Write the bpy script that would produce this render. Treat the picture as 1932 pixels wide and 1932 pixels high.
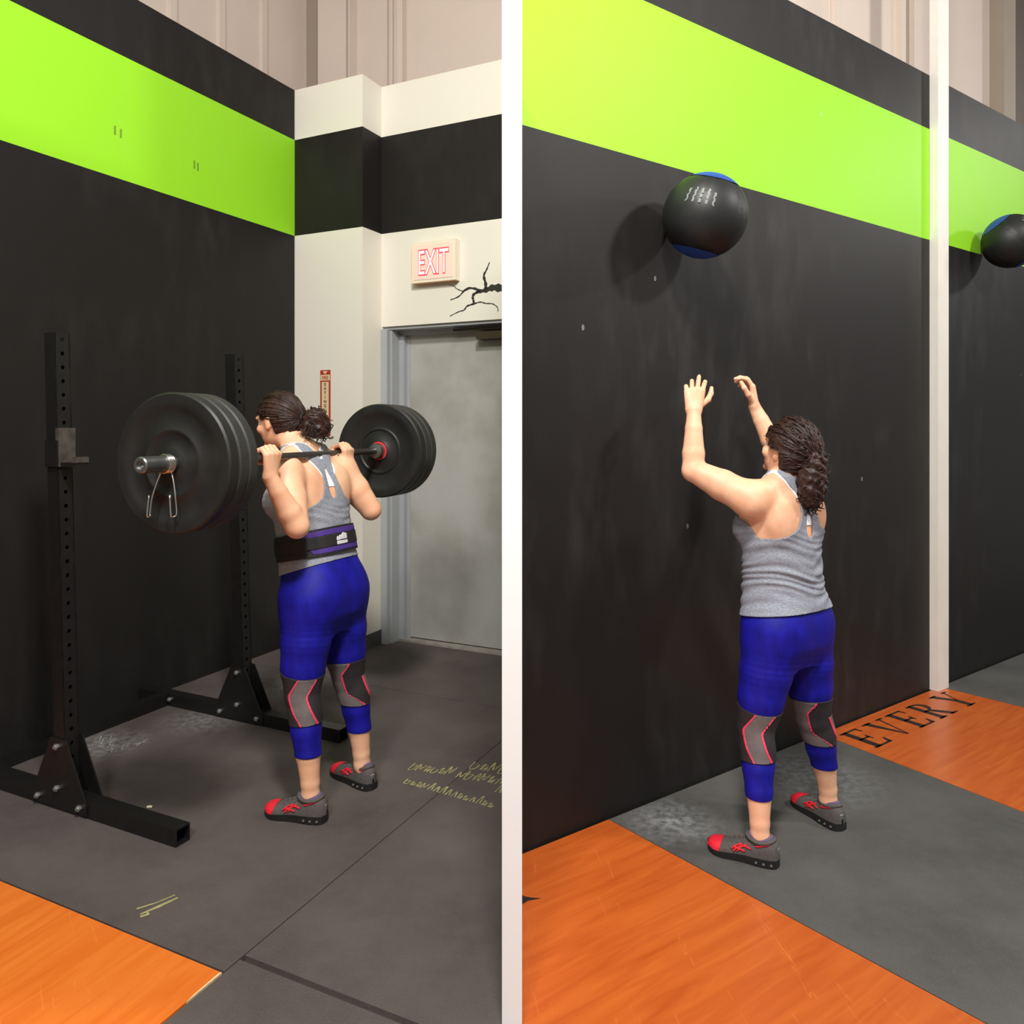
import bpy, bmesh, math, random
import numpy as np
from mathutils import Vector, Matrix

for o in list(bpy.data.objects):
    bpy.data.objects.remove(o, do_unlink=True)
scene = bpy.context.scene
COL = scene.collection
random.seed(7)
RNG = np.random.default_rng(11)

# ------------------------------------------------------------------ camera
EYE = 1.53
cam_data = bpy.data.cameras.new('camera')
cam = bpy.data.objects.new('camera', cam_data)
COL.objects.link(cam)
cam.location = (0, 0, EYE)
cam.rotation_euler = (math.radians(90), 0, 0)
cam_data.sensor_fit = 'HORIZONTAL'
cam_data.sensor_width = 36
cam_data.lens = 36 * 1450 / 1932
cam_data.shift_y = -161 / 1932
cam_data.clip_start = 0.05
scene.camera = cam

# ------------------------------------------------------------------ light
world = bpy.data.worlds.new('world')
scene.world = world
world.use_nodes = True
world.node_tree.nodes['Background'].inputs[0].default_value = (1.0, 0.97, 0.94, 1)
world.node_tree.nodes['Background'].inputs[1].default_value = 0.27


def area(name, loc, target, size, power, color=(1, 0.965, 0.925)):
    d = bpy.data.lights.new(name, 'AREA')
    d.shape = 'DISK'
    d.size = size
    d.energy = power
    d.color = color
    o = bpy.data.objects.new(name, d)
    COL.objects.link(o)
    o.location = loc
    o.rotation_euler = (Vector(target) - Vector(loc)).to_track_quat('-Z', 'Y').to_euler()
    return o


area('bay_lamp_west', (0.10, 0.4, 4.9), (-1.0, 4.2, 1.2), 0.5, 222)
area('bay_lamp_east', (4.7, 1.6, 4.7), (1.2, 3.2, 1.3), 0.45, 112)
area('bay_lamp_far_east', (8.6, 5.2, 4.8), (2.4, 3.6, 1.6), 0.45, 75)
area('fill_lamp_south', (-1.0, -2.4, 5.2), (-0.4, 3.2, 1.0), 1.0, 205)  # unseen fill lamp added behind the camera to brighten both bays

vs = scene.view_settings
vs.view_transform = 'Standard'
vs.look = 'None'
vs.gamma = 1
vs.exposure = 0.0
vs.use_curve_mapping = False


# ------------------------------------------------------------------ materials
def srgb(r, g, b):
    def c(v):
        v /= 255
        return v / 12.92 if v <= 0.04045 else ((v + 0.055) / 1.055) ** 2.4
    return (c(r), c(g), c(b), 1)


class Mat:
    """small node helper"""
    def __init__(self, name, color=(0.5, 0.5, 0.5, 1), rough=0.6, metal=0.0, spec=0.5):
        m = bpy.data.materials.new(name)
        m.use_nodes = True
        self.m, self.t = m, m.node_tree
        self.b = self.t.nodes['Principled BSDF']
        self.b.inputs['Base Color'].default_value = color
        self.b.inputs['Roughness'].default_value = rough
        self.b.inputs['Metallic'].default_value = metal
        self.b.inputs['Specular IOR Level'].default_value = spec
        self.col = color
        self._co = None

    def n(self, kind, **kw):
        nd = self.t.nodes.new(kind)
        for k, v in kw.items():
            setattr(nd, k, v)
        return nd

    def link(self, a, b):
        self.t.links.new(a, b)

    def coord(self):
        if self._co is None:
            self._co = self.n('ShaderNodeTexCoord').outputs['Object']
        return self._co

    def mapped(self, scale=(1, 1, 1), rotz=0.0):
        mp = self.n('ShaderNodeMapping')
        mp.inputs['Scale'].default_value = scale
        if rotz:
            r = self.n('ShaderNodeMapping')
            r.inputs['Rotation'].default_value = (0, 0, rotz)
            self.link(self.coord(), r.inputs[0])
            self.link(r.outputs[0], mp.inputs[0])
        else:
            self.link(self.coord(), mp.inputs[0])
        return mp.outputs[0]

    def noise(self, scale, detail=4, co=None, rough=0.55, dist=0.0):
        nz = self.n('ShaderNodeTexNoise')
        nz.inputs['Scale'].default_value = scale
        nz.inputs['Detail'].default_value = detail
        nz.inputs['Roughness'].default_value = rough
        nz.inputs['Distortion'].default_value = dist
        self.link(co if co is not None else self.coord(), nz.inputs['Vector'])
        return nz.outputs['Fac']

    def ramp(self, fac, stops, interp='LINEAR'):
        r = self.n('ShaderNodeValToRGB')
        e = r.color_ramp.elements
        r.color_ramp.interpolation = interp
        while len(e) < len(stops):
            e.new(0.5)
        for el, (p, c) in zip(e, stops):
            el.position = p
            el.color = c
        self.link(fac, r.inputs[0])
        return r.outputs[0]

    def math(self, op, a, b=None, clamp=False):
        nd = self.n('ShaderNodeMath', operation=op, use_clamp=clamp)
        for i, v in enumerate((a, b)):
            if v is None:
                continue
            if isinstance(v, (int, float)):
                nd.inputs[i].default_value = v
            else:
                self.link(v, nd.inputs[i])
        return nd.outputs[0]

    def mix(self, fac, a, b):
        nd = self.n('ShaderNodeMix', data_type='RGBA')
        ins = [s for s in nd.inputs if s.type == 'RGBA']
        for s, v in ((nd.inputs[0], fac), (ins[0], a), (ins[1], b)):
            if isinstance(v, (int, float)):
                s.default_value = v
            elif isinstance(v, tuple):
                s.default_value = v
            else:
                self.link(v, s)
        return [s for s in nd.outputs if s.type == 'RGBA'][0]

    def color(self, sock):
        self.link(sock, self.b.inputs['Base Color'])
        return self

    def bump(self, h, strength=0.2, dist=0.01):
        bp = self.n('ShaderNodeBump')
        bp.inputs['Strength'].default_value = strength
        bp.inputs['Distance'].default_value = dist
        self.link(h, bp.inputs['Height'])
        self.link(bp.outputs[0], self.b.inputs['Normal'])
        return self

    def sep_z(self):
        s = self.n('ShaderNodeSeparateXYZ')
        self.link(self.coord(), s.inputs[0])
        return s.outputs


def simple(name, col, rough=0.6, metal=0.0, var=0.0, scale=20, bump=0.0, spec=0.5):
    M = Mat(name, col, rough, metal, spec)
    if var or bump:
        nz = M.noise(scale)
        if var:
            a = tuple(max(0, c * (1 - var)) for c in col[:3]) + (1,)
            b = tuple(min(1, c * (1 + var)) for c in col[:3]) + (1,)
            M.color(M.ramp(nz, [(0.3, a), (0.7, b)]))
        if bump:
            M.bump(nz, bump)
    return M.m


def band_paint(name, bands, rough, scuff=0.5, spec=0.25):
    """painted wall: flat colour bands by height, faint scuffs and nicks"""
    M = Mat(name, rough=rough, spec=spec)
    z = M.math('DIVIDE', M.sep_z()[2], 5.0)
    stops = [(max(0, h / 5.0), c) for h, c in bands]
    base = M.ramp(z, stops, 'CONSTANT')
    n1 = M.noise(1.3, 5)
    n2 = M.noise(9, 6, M.mapped((1, 1, 0.35)))
    dust = M.math('MULTIPLY', M.ramp(n1, [(0.42, (0, 0, 0, 1)), (0.72, (1, 1, 1, 1))]),
                  M.ramp(n2, [(0.45, (0, 0, 0, 1)), (0.75, (1, 1, 1, 1))]))
    c = M.mix(M.math('MULTIPLY', dust, 0.05 * scuff), base, (0.6, 0.58, 0.55, 1))
    vor = M.n('ShaderNodeTexVoronoi')
    vor.inputs['Scale'].default_value = 5.0
    M.link(M.mapped((1, 1, 0.6)), vor.inputs['Vector'])
    nick = M.math('LESS_THAN', vor.outputs['Distance'], 0.035)
    nick = M.math('MULTIPLY', nick, M.math('GREATER_THAN', M.noise(2.1, 2), 0.52))
    c = M.mix(M.math('MULTIPLY', nick, 0.35 * scuff), c, (0.6, 0.58, 0.55, 1))
    M.color(c)
    M.bump(n2, 0.03)
    return M.m


BLACK = srgb(31, 29, 28)
GREEN = srgb(150, 220, 40)
CREAM = srgb(229, 224, 211)
m_wall_west = band_paint('black_green_paint_west', [(0, BLACK), (2.885, GREEN), (3.57, BLACK)], 0.55)
m_wall_east = band_paint('black_green_paint_east', [(0, BLACK), (2.615, GREEN), (3.25, BLACK)], 0.5, 0.8)
m_wall_door = band_paint('cream_black_paint', [(0, CREAM), (2.885, srgb(31, 27, 26)), (3.57, CREAM)], 0.55, 0.3)
m_white = simple('white_paint', srgb(246, 246, 245), 0.6, var=0.01, scale=3)
m_post = simple('white_post_paint', srgb(232, 228, 218), 0.5, var=0.04, scale=6)
m_siding = simple('beige_siding', srgb(205, 190, 178), 0.6, var=0.03, scale=2)
m_siding2 = simple('taupe_siding', srgb(150, 137, 122), 0.6, var=0.04, scale=2)
m_siding3 = simple('brown_siding', srgb(84, 68, 56), 0.6, var=0.04, scale=2)
m_doorpaint = Mat('door_paint', rough=0.5)
_n = m_doorpaint.noise(2.2, 6)
m_doorpaint.color(m_doorpaint.ramp(_n, [(0.3, srgb(150, 148, 139)), (0.55, srgb(174, 173, 168)), (0.8, srgb(180, 181, 180))]))
m_doorpaint = m_doorpaint.m
m_frame = simple('door_frame_paint', srgb(162, 165, 168), 0.5, var=0.05, scale=4)
m_base = simple('dark_rubber_base', srgb(74, 74, 72), 0.6)
m_bronze = simple('bronze_metal', srgb(76, 62, 52), 0.4, 0.5)
m_concrete = simple('concrete', srgb(150, 145, 136), 0.8, var=0.2, scale=14)
m_rackblack = simple('rack_black_powdercoat', srgb(22, 21, 21), 0.42, var=0.2, scale=30)
m_bolt = simple('bolt_zinc', srgb(190, 190, 188), 0.35, 0.8)
m_cup = simple('scratched_steel', srgb(84, 79, 74), 0.5, 0.3, var=0.35, scale=26)
m_steel = simple('sleeve_steel', srgb(150, 152, 150), 0.32, 0.9, var=0.06, scale=30)
m_chrome = simple('clip_chrome', srgb(225, 222, 215), 0.18, 1.0)
m_shaft = simple('shaft_steel', srgb(96, 92, 88), 0.4, 0.8)
m_rubber = simple('bumper_rubber', srgb(27, 27, 26), 0.5, var=0.22, scale=16, bump=0.05)
m_rubber2 = simple('bumper_rubber_worn', srgb(44, 44, 42), 0.58, var=0.3, scale=22, bump=0.05)
m_redring = simple('red_ring', srgb(200, 50, 60), 0.5)
m_ink = simple('black_ink', srgb(34, 24, 20), 0.6)
m_mural = simple('mural_black', srgb(44, 38, 36), 0.6)
m_chalk_y = simple('yellow_chalk', srgb(164, 158, 108), 0.9, var=0.2, scale=60)
m_chalk_w = simple('white_chalk', srgb(150, 150, 146), 0.9, var=0.25, scale=60)
m_crumb = simple('crumb', srgb(228, 214, 190), 0.8)


def rubber_floor(name, c0, c1, smudges):
    M = Mat(name, rough=0.72, spec=0.35)
    n1 = M.noise(2.4, 5)
    n2 = M.noise(160, 2)
    n3 = M.noise(22, 5)
    base = M.ramp(n1, [(0.3, c0), (0.72, c1)])
    base = M.mix(M.math('MULTIPLY', M.ramp(n3, [(0.4, (0, 0, 0, 1)), (0.8, (1, 1, 1, 1))]), 0.35), base, c1)
    base = M.mix(M.math('MULTIPLY', M.ramp(n2, [(0.5, (0, 0, 0, 1)), (0.8, (1, 1, 1, 1))]), 0.3), base, srgb(108, 104, 100))
    for (x, y, r, s) in smudges:
        d = M.n('ShaderNodeVectorMath', operation='DISTANCE')
        M.link(M.coord(), d.inputs[0])
        d.inputs[1].default_value = (x, y, 0)
        f = M.math('SUBTRACT', 1.0, M.math('DIVIDE', d.outputs['Value'], r), True)
        f = M.math('MULTIPLY', f, M.ramp(M.noise(30, 5), [(0.35, (0, 0, 0, 1)), (0.7, (1, 1, 1, 1))]))
        base = M.mix(M.math('MULTIPLY', f, s), base, srgb(150, 152, 156))
    M.color(base)
    M.bump(n2, 0.25, 0.004)
    return M.m


m_mat_west = rubber_floor('rubber_mat_west', srgb(74, 66, 64), srgb(95, 87, 84),
                          [(-1.95, 3.70, 0.22, 0.9), (-1.62, 4.02, 0.25, 0.6), (-1.35, 4.55, 0.3, 0.5)])
m_mat_east = rubber_floor('rubber_mat_east', srgb(70, 69, 66), srgb(90, 89, 86),
                          [(0.62, 2.98, 0.22, 0.9), (1.3, 3.35, 0.35, 0.5)])


def plywood(name, rotz, dark, light):
    M = Mat(name, rough=0.34, spec=0.5)
    n1 = M.noise(3, 6, M.mapped((9, 0.8, 1), rotz), dist=0.6)
    n2 = M.noise(1.2, 4)
    c = M.ramp(n1, [(0.28, dark), (0.7, light)])
    c = M.mix(M.math('MULTIPLY', n2, 0.35), c, tuple(v * 0.82 for v in dark[:3]) + (1,))
    sc = M.noise(2.0, 1, M.mapped((1.3, 22, 1), rotz + 0.5), dist=1.2)
    sc = M.ramp(sc, [(0.695, (0, 0, 0, 1)), (0.71, (1, 1, 1, 1)), (0.725, (0, 0, 0, 1))])
    c = M.mix(M.math('MULTIPLY', sc, 0.22), c, srgb(255, 170, 100))
    kn = M.n('ShaderNodeTexVoronoi')
    kn.inputs['Scale'].default_value = 2.3
    M.link(M.mapped((1.6, 0.9, 1), rotz), kn.inputs['Vector'])
    k = M.ramp(kn.outputs['Distance'], [(0.02, (1, 1, 1, 1)), (0.05, (0, 0, 0, 1))])
    c = M.mix(M.math('MULTIPLY', k, 0.5), c, srgb(110, 50, 18))
    M.color(c)
    M.b.inputs['Coat Weight'].default_value = 0.15
    M.b.inputs['Coat Roughness'].default_value = 0.2
    return M.m


YL = math.radians(25.5)
YR = math.radians(54.5)
m_ply_west = plywood('orange_plywood_west', YL, srgb(222, 108, 34), srgb(240, 134, 52))
m_ply_east = plywood('orange_plywood_east', YR, srgb(180, 80, 27), srgb(204, 105, 40))
m_plyedge = simple('plywood_edge', srgb(236, 206, 160), 0.7, var=0.1, scale=60)


# ------------------------------------------------------------------ mesh helpers
def new_obj(name, V, F, mat, parent=None, smooth=False):
    me = bpy.data.meshes.new(name)
    me.from_pydata([tuple(map(float, v)) for v in V], [], [tuple(int(i) for i in f) for f in F])
    me.update()
    if smooth:
        me.polygons.foreach_set('use_smooth', [True] * len(me.polygons))
    o = bpy.data.objects.new(name, me)
    COL.objects.link(o)
    if mat:
        me.materials.append(mat)
    if parent:
        o.parent = parent
    return o


def bm_obj(name, bm, mat, parent=None, smooth=False):
    me = bpy.data.meshes.new(name)
    bmesh.ops.recalc_face_normals(bm, faces=bm.faces)
    bm.to_mesh(me)
    bm.free()
    if smooth:
        me.polygons.foreach_set('use_smooth', [True] * len(me.polygons))
    o = bpy.data.objects.new(name, me)
    COL.objects.link(o)
    if mat:
        me.materials.append(mat)
    if parent:
        o.parent = parent
    return o


def empty(name, loc=(0, 0, 0), rz=0.0):
    o = bpy.data.objects.new(name, None)
    COL.objects.link(o)
    o.location = loc
    o.rotation_euler = (0, 0, rz)
    o.empty_display_size = 0.1
    return o


def tag(o, label=None, cat=None, group=None, kind=None):
    for k, v in (('label', label), ('category', cat), ('group', group), ('kind', kind)):
        if v:
            o[k] = v
    return o


def prism_bm(bm, poly, z0, z1):
    n = len(poly)
    lo = [bm.verts.new((p[0], p[1], z0)) for p in poly]
    hi = [bm.verts.new((p[0], p[1], z1)) for p in poly]
    bm.faces.new(hi)
    bm.faces.new(lo[::-1])
    for i in range(n):
        j = (i + 1) % n
        bm.faces.new((lo[i], lo[j], hi[j], hi[i]))


def box_bm(bm, c, s, M=None):
    """box centred at c with full sizes s, optionally moved by matrix M"""
    vs_ = []
    for dz in (-.5, .5):
        for dx, dy in ((-.5, -.5), (.5, -.5), (.5, .5), (-.5, .5)):
            v = Vector((c[0] + dx * s[0], c[1] + dy * s[1], c[2] + dz * s[2]))
            vs_.append(bm.verts.new(M @ v if M else v))
    for f in ((0, 3, 2, 1), (4, 5, 6, 7), (0, 1, 5, 4), (1, 2, 6, 5), (2, 3, 7, 6), (3, 0, 4, 7)):
        bm.faces.new([vs_[i] for i in f])


def bev(bm, w=0.003, seg=1):
    es = [e for e in bm.edges if len(e.link_faces) == 2 and e.calc_face_angle(0) > 0.6]
    bmesh.ops.bevel(bm, geom=es, offset=w, segments=seg, affect='EDGES')


def tube(pts, r, n=8, closed=False, caps=True):
    """tube along polyline -> V, F ; r scalar or list"""
    P = np.asarray(pts, float)
    m = len(P)
    R = np.full(m, r, float) if np.isscalar(r) else np.asarray(r, float)
    V, F = [], []
    prev = None
    for i in range(m):
        if closed:
            t = P[(i + 1) % m] - P[i - 1]
        else:
            t = P[min(i + 1, m - 1)] - P[max(i - 1, 0)]
        t = t / (np.linalg.norm(t) + 1e-12)
        if prev is None:
            ref = np.array([0, 0, 1.0]) if abs(t[2]) < 0.9 else np.array([1.0, 0, 0])
            u = np.cross(t, ref)
        else:
            u = prev - t * (prev @ t)
        u /= np.linalg.norm(u) + 1e-12
        w = np.cross(t, u)
        prev = u
        for k in range(n):
            a = 2 * math.pi * k / n
            V.append(P[i] + R[i] * (math.cos(a) * u + math.sin(a) * w))
    rng = m if closed else m - 1
    for i in range(rng):
        j = (i + 1) % m
        for k in range(n):
            l = (k + 1) % n
            F.append((i * n + k, i * n + l, j * n + l, j * n + k))
    if caps and not closed:
        F.append(tuple(range(n))[::-1])
        F.append(tuple((m - 1) * n + k for k in range(n)))
    return V, F


def merge(parts):
    V, F = [], []
    for v, f in parts:
        o = len(V)
        V += list(v)
        F += [tuple(i + o for i in ff) for ff in f]
    return V, F


def lathe(profile, n=48):
    """profile [(r, x)] turned about the x axis"""
    V, F = [], []
    m = len(profile)
    for k in range(n):
        a = 2 * math.pi * k / n
        for r, x in profile:
            V.append((x, r * math.cos(a), r * math.sin(a)))
    for k in range(n):
        l = (k + 1) % n
        for i in range(m - 1):
            F.append((k * m + i, k * m + i + 1, l * m + i + 1, l * m + i))
    return V, F


def spline(pts, n=8):
    """Catmull-Rom"""
    P = [np.asarray(p, float) for p in pts]
    P = [2 * P[0] - P[1]] + P + [2 * P[-1] - P[-2]]
    out = []
    for i in range(1, len(P) - 2):
        for k in range(n):
            t = k / n
            out.append(0.5 * ((2 * P[i]) + (-P[i - 1] + P[i + 1]) * t + (2 * P[i - 1] - 5 * P[i] + 4 * P[i + 1] - P[i + 2]) * t * t
                              + (-P[i - 1] + 3 * P[i] - 3 * P[i + 1] + P[i + 2]) * t ** 3))
    out.append(P[-2])
    return out


def clip_poly(poly, nx, ny, d):
    """keep nx*x+ny*y<=d"""
    out = []
    for i in range(len(poly)):
        p, q = poly[i - 1], poly[i]
        a, b = nx * p[0] + ny * p[1] - d, nx * q[0] + ny * q[1] - d
        if (a <= 0) != (b <= 0):
            t = a / (a - b)
            out.append((p[0] + t * (q[0] - p[0]), p[1] + t * (q[1] - p[1])))
        if b <= 0:
            out.append(q)
    return out


def text_mesh(body, size, mat, name, parent, M, extrude=0.0005, offset=0.0, align='LEFT', sx=1.0):
    cu = bpy.data.curves.new(name, 'FONT')
    cu.body = body
    cu.size = size
    cu.extrude = extrude
    cu.offset = offset
    cu.align_x = align
    tmp = bpy.data.objects.new('tmp', cu)
    COL.objects.link(tmp)
    dg = bpy.context.evaluated_depsgraph_get()
    me = bpy.data.meshes.new_from_object(tmp.evaluated_get(dg))
    bpy.data.objects.remove(tmp, do_unlink=True)
    bpy.data.curves.remove(cu)
    me.transform(M @ Matrix.Diagonal((sx, 1, 1, 1)))
    me.materials.clear()
    me.materials.append(mat)
    o = bpy.data.objects.new(name, me)
    COL.objects.link(o)
    o.parent = parent
    return o


# ------------------------------------------------------------------ frames of the two bays
aL, bL = np.array([math.sin(YL), math.cos(YL)]), np.array([math.cos(YL), -math.sin(YL)])
aR, bR = np.array([math.sin(YR), math.cos(YR)]), np.array([math.cos(YR), -math.sin(YR)])


def PL(al, be):
    return tuple(al * aL + be * bL)


def PR(al, be):
    return tuple(al * aR + be * bR)


CORNER = np.array([-1.551, 5.484])
AC, BC = float(CORNER @ aL), float(CORNER @ bL)           # corner of the west bay
DW = np.array([-0.921, 5.43])                             # where the door wall starts
AD, BD = float(DW @ aL), float(DW @ bL)
WR = float(np.array([0.036, 2.766]) @ bR)                 # east bay wall plane (beta)
AR0 = float(np.array([0.036, 2.766]) @ aR)
HW, HE = 3.93, 3.575                                      # wall heights

# ------------------------------------------------------------------ floor
bm = bmesh.new()
prism_bm(bm, [(-6.5, -3), (8, -3), (8, 9), (-6.5, 9)], -0.12, -0.02)
floor = tag(bm_obj('floor', bm, m_concrete), 'dark gym floor of rubber mats and orange plywood sheets', kind='structure')


def floor_piece(name, poly, mat, side, inset=0.003):
    poly = clip_poly(poly, -side, 0, -0.026)
    if len(poly) < 3:
        return None
    b = bmesh.new()
    prism_bm(b, poly, -0.02, 0.0)
    bev(b, inset)
    return bm_obj(name, b, mat, floor)


def rect(P, a0, a1, b0, b1):
    return [P(a0, b0), P(a1, b0), P(a1, b1), P(a0, b1)]


G = 0.004
wb = BC + 0.035
floor_piece('rubber_mat', rect(PL, 1.60, 3.74, wb, -1.659), m_mat_west, -1)
floor_piece('rubber_mat', rect(PL, 3.745, 6.0, wb, -1.659), m_mat_west, -1)
floor_piece('rubber_mat', rect(PL, 1.675, 3.84, -1.655, 1.2), m_mat_west, -1, 0.003)
floor_piece('rubber_mat', rect(PL, 3.844, 6.0, -1.655, 2.2), m_mat_west, -1)
floor_piece('rubber_mat', rect(PL, -1.0, 1.655, -1.655, 1.2), m_mat_west, -1, 0.005)
floor_piece('plywood_panel', rect(PL, 0.35, 1.594, -3.6, -1.662), m_ply_west, -1, 0.0015)
floor_piece('plywood_panel', rect(PL, -1.2, 0.345, -3.6, -1.662), m_ply_west, -1, 0.0015)
be = WR + 0.012
floor_piece('plywood_panel', [PR(0.80, be), PR(2.045, be), PR(2.165, -0.40), PR(0.80, -0.40)], m_ply_east, 1, 0.0015)
floor_piece('plywood_panel', [PR(-1.2, be), PR(0.797, be), PR(0.797, -0.40), PR(-1.2, -0.40)], m_ply_east, 1, 0.0015)
floor_piece('rubber_mat', [PR(2.049, be), PR(3.473, be), PR(3.375, -0.40), PR(2.169, -0.40)], m_mat_east, 1)
floor_piece('plywood_panel', [PR(3.477, be), PR(4.672, be), PR(4.80, -0.40), PR(3.379, -0.40)], m_ply_east, 1, 0.0015)
floor_piece('rubber_mat', [PR(4.676, be), PR(6.3, be), PR(6.3, -0.40), PR(4.804, -0.40)], m_mat_east, 1)
floor_piece('rubber_mat', [PR(6.304, be), PR(8.3, be), PR(8.3, -0.40), PR(6.304, -0.40)], m_mat_east, 1)
for k in range(5):
    floor_piece('rubber_mat', rect(PR, -0.6 + k * 1.83, 1.226 + k * 1.83, -0.394, 1.4), m_mat_east, 1)
# pale broken edge of the west plywood corner
b_ = bmesh.new()
prism_bm(b_, [PL(1.47, -1.6605), PL(1.594, -1.6605), PL(1.590, -1.6665), PL(1.50, -1.6645)], -0.018, 0.0012)
bm_obj('splintered_edge', b_, m_plyedge, floor)


# ------------------------------------------------------------------ walls
def wall(name, poly, z0, z1, mat, label, parent=None):
    b = bmesh.new()
    prism_bm(b, poly, z0, z1)
    o = bm_obj(name, b, mat, parent)
    return tag(o, label, kind='structure') if parent is None else o


# west bay: long black and green wall, then pillar, then door wall
wall('wall_left', rect(PL, -1.2, AC + 0.14, BC - 0.14, BC), -0.02, HW, m_wall_west,
     'black wall with a bright green band beside the squat rack')
m_scuff = simple('scuff_brown', srgb(112, 150, 34), 0.7)
for al_, zz_ in ((AC - 1.436, 3.147), (AC - 1.40, 3.142), (AC - 0.897, 3.126), (AC - 0.87, 3.12)):
    b = bmesh.new()
    prism_bm(b, rect(PL, al_, al_ + 0.012, BC, BC + 0.0008), zz_ - 0.025, zz_ + 0.025)
    bm_obj('scuff_mark', b, m_scuff, bpy.data.objects['wall_left'])
bp = BC + 0.5915                                           # pillar outer edge
ap = AC - 0.0
wall('wall_pillar', rect(PL, AC, AC + 0.222, BC, bp), -0.02, HW, m_wall_door,
     'white pillar with a black band between green wall and exit door')
aw = AC + 0.222                                            # door wall plane
DOOR0, DOOR1, DTOP = bp + 0.004, bp + 1.02, 2.234
b = bmesh.new()
prism_bm(b, rect(PL, aw, aw + 0.2, bp - 0.2, DOOR0), -0.02, HW)
prism_bm(b, rect(PL, aw, aw + 0.2, DOOR0, DOOR1), DTOP, HW)
prism_bm(b, rect(PL, aw, aw + 0.2, DOOR1, bp + 1.25), -0.02, HW)
wall_back = tag(bm_obj('wall_back', b, m_wall_door), 'cream wall with a black band above the grey exit door', kind='structure')
b = bmesh.new()
prism_bm(b, rect(PL, AC - 0.008, AC, BC, bp + 0.008), 0.0, 0.10)
prism_bm(b, rect(PL, AC, aw, bp, bp + 0.008), 0.0, 0.10)
tag(bm_obj('baseboard_back', b, m_base), 'dark rubber baseboard around the white pillar', kind='structure')

# exit door
dr = tag(empty('door_1', (*PL(aw + 0.1, DOOR0), 0)), 'grey steel exit door in a grey frame', kind='structure')


def dpart(name, boxes, mat, parent=None, bevw=0.002):
    b = bmesh.new()
    for (a0, a1, b0, b1, z0, z1) in boxes:
        prism_bm(b, rect(PL, a0, a1, b0, b1), z0, z1)
    bev(b, bevw)
    o = bm_obj(name, b, mat)
    o.parent = parent or dr
    o.matrix_parent_inverse = (parent or dr).matrix_world.inverted() if parent else Matrix.Translation(dr.location).inverted()
    return o


J = DOOR0
dpart('door_frame', [(aw - 0.012, aw + 0.03, J, J + 0.05, 0, DTOP - 0.02), (aw + 0.03, aw + 0.12, J, J + 0.065, 0, DTOP - 0.02),
                     (aw + 0.12, aw + 0.16, J, J + 0.105, 0, DTOP - 0.04), (aw + 0.16, aw + 0.2, J, J + 0.13, 0, DTOP - 0.05),
                     (aw + 0.02, aw + 0.16, J, DOOR1, DTOP - 0.02, DTOP), (aw + 0.12, aw + 0.2, J, DOOR1, DTOP - 0.05, DTOP - 0.02)], m_frame)
slab = dpart('door_slab', [(aw + 0.165, aw + 0.205, J + 0.13, DOOR1, 0.022, DTOP - 0.05)], m_doorpaint)
dpart('threshold', [(aw + 0.10, aw + 0.22, J + 0.02, DOOR1, 0.0, 0.014)], m_concrete)
dpart('door_gap', [(aw + 0.175, aw + 0.2, J + 0.13, DOOR1, 0.012, 0.022)], m_ink)
dpart('door_closer', [(aw + 0.06, aw + 0.165, J + 0.72, DOOR1, DTOP - 0.115, DTOP - 0.065),
                      (aw + 0.08, aw + 0.11, J + 0.53, DOOR1, DTOP - 0.05, DTOP - 0.035)], m_bronze)

# steel building shell seen above the gym walls
b = bmesh.new()
q = BC - 0.5
prism_bm(b, rect(PL, -1.2, aw + 0.6, q - 0.1, q), 0, 7.0)
for k in range(14):
    prism_bm(b, rect(PL, -1.0 + k * 0.42, -0.95 + k * 0.42, q, q + 0.03), 0, 7.0)
tag(bm_obj('wall_siding_left', b, m_siding), 'beige metal siding above the black and green wall', kind='structure')
sb = tag(empty('wall_siding_back', (*PL(aw + 0.5, BD), 0)), 'beige steel siding with column and pipes above door wall', kind='structure')


def spart(name, boxes, mat):
    b = bmesh.new()
    for (a0, a1, s0, s1) in boxes:
        prism_bm(b, rect(PL, aw + 0.5 + a0, aw + 0.5 + a1, BD + s0, BD + s1), 0, 7.0)
    o = bm_obj(name, b, mat, sb)
    o.matrix_parent_inverse = Matrix.Translation(sb.location).inverted()
    return o


spart('siding_sheet', [(0, 0.06, -2.2, 0.83), (-0.02, 0, -0.01, 0.83)], m_siding)
spart('recessed_sheet', [(-0.012, 0.0, -1.15, -0.90)], m_siding2)
spart('steel_column', [(-0.10, 0.0, -0.90, -0.62), (-0.10, 0.0, -0.60, -0.585)], m_siding)
spart('siding_rib', [(-0.03, 0.0, -1.175, -1.15)], m_siding2)
spart('conduit', [(-0.03, -0.01, -0.30, -0.28), (-0.03, -0.01, -0.25, -0.23)], m_siding)
spart('downpipe', [(-0.06, -0.01, -0.17, -0.12)], m_siding)

# east bay wall
wr = wall('wall_right', [PR(AR0 - 0.012, WR), PR(8.3, WR), PR(8.3, WR - 0.12), PR(AR0 + 0.075, WR - 0.12)], -0.02, HE, m_wall_east,
          'black wall with a green band behind the woman throwing a ball')
se = tag(empty('wall_siding_right', (*PR(3.6, WR - 0.35), 0)), 'pale metal siding above the black wall on the right', kind='structure')


def epart(name, boxes, mat, z0=0.0):
    b = bmesh.new()
    a00 = AR0
    for (s0, s1, d0, d1) in boxes:
        prism_bm(b, rect(PR, a00 + s0, a00 + s1, WR - 0.35 + d0, WR - 0.35 + d1), z0, 7.0)
    o = bm_obj(name, b, mat, se)
    o.matrix_parent_inverse = Matrix.Translation(se.location).inverted()
    return o


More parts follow.
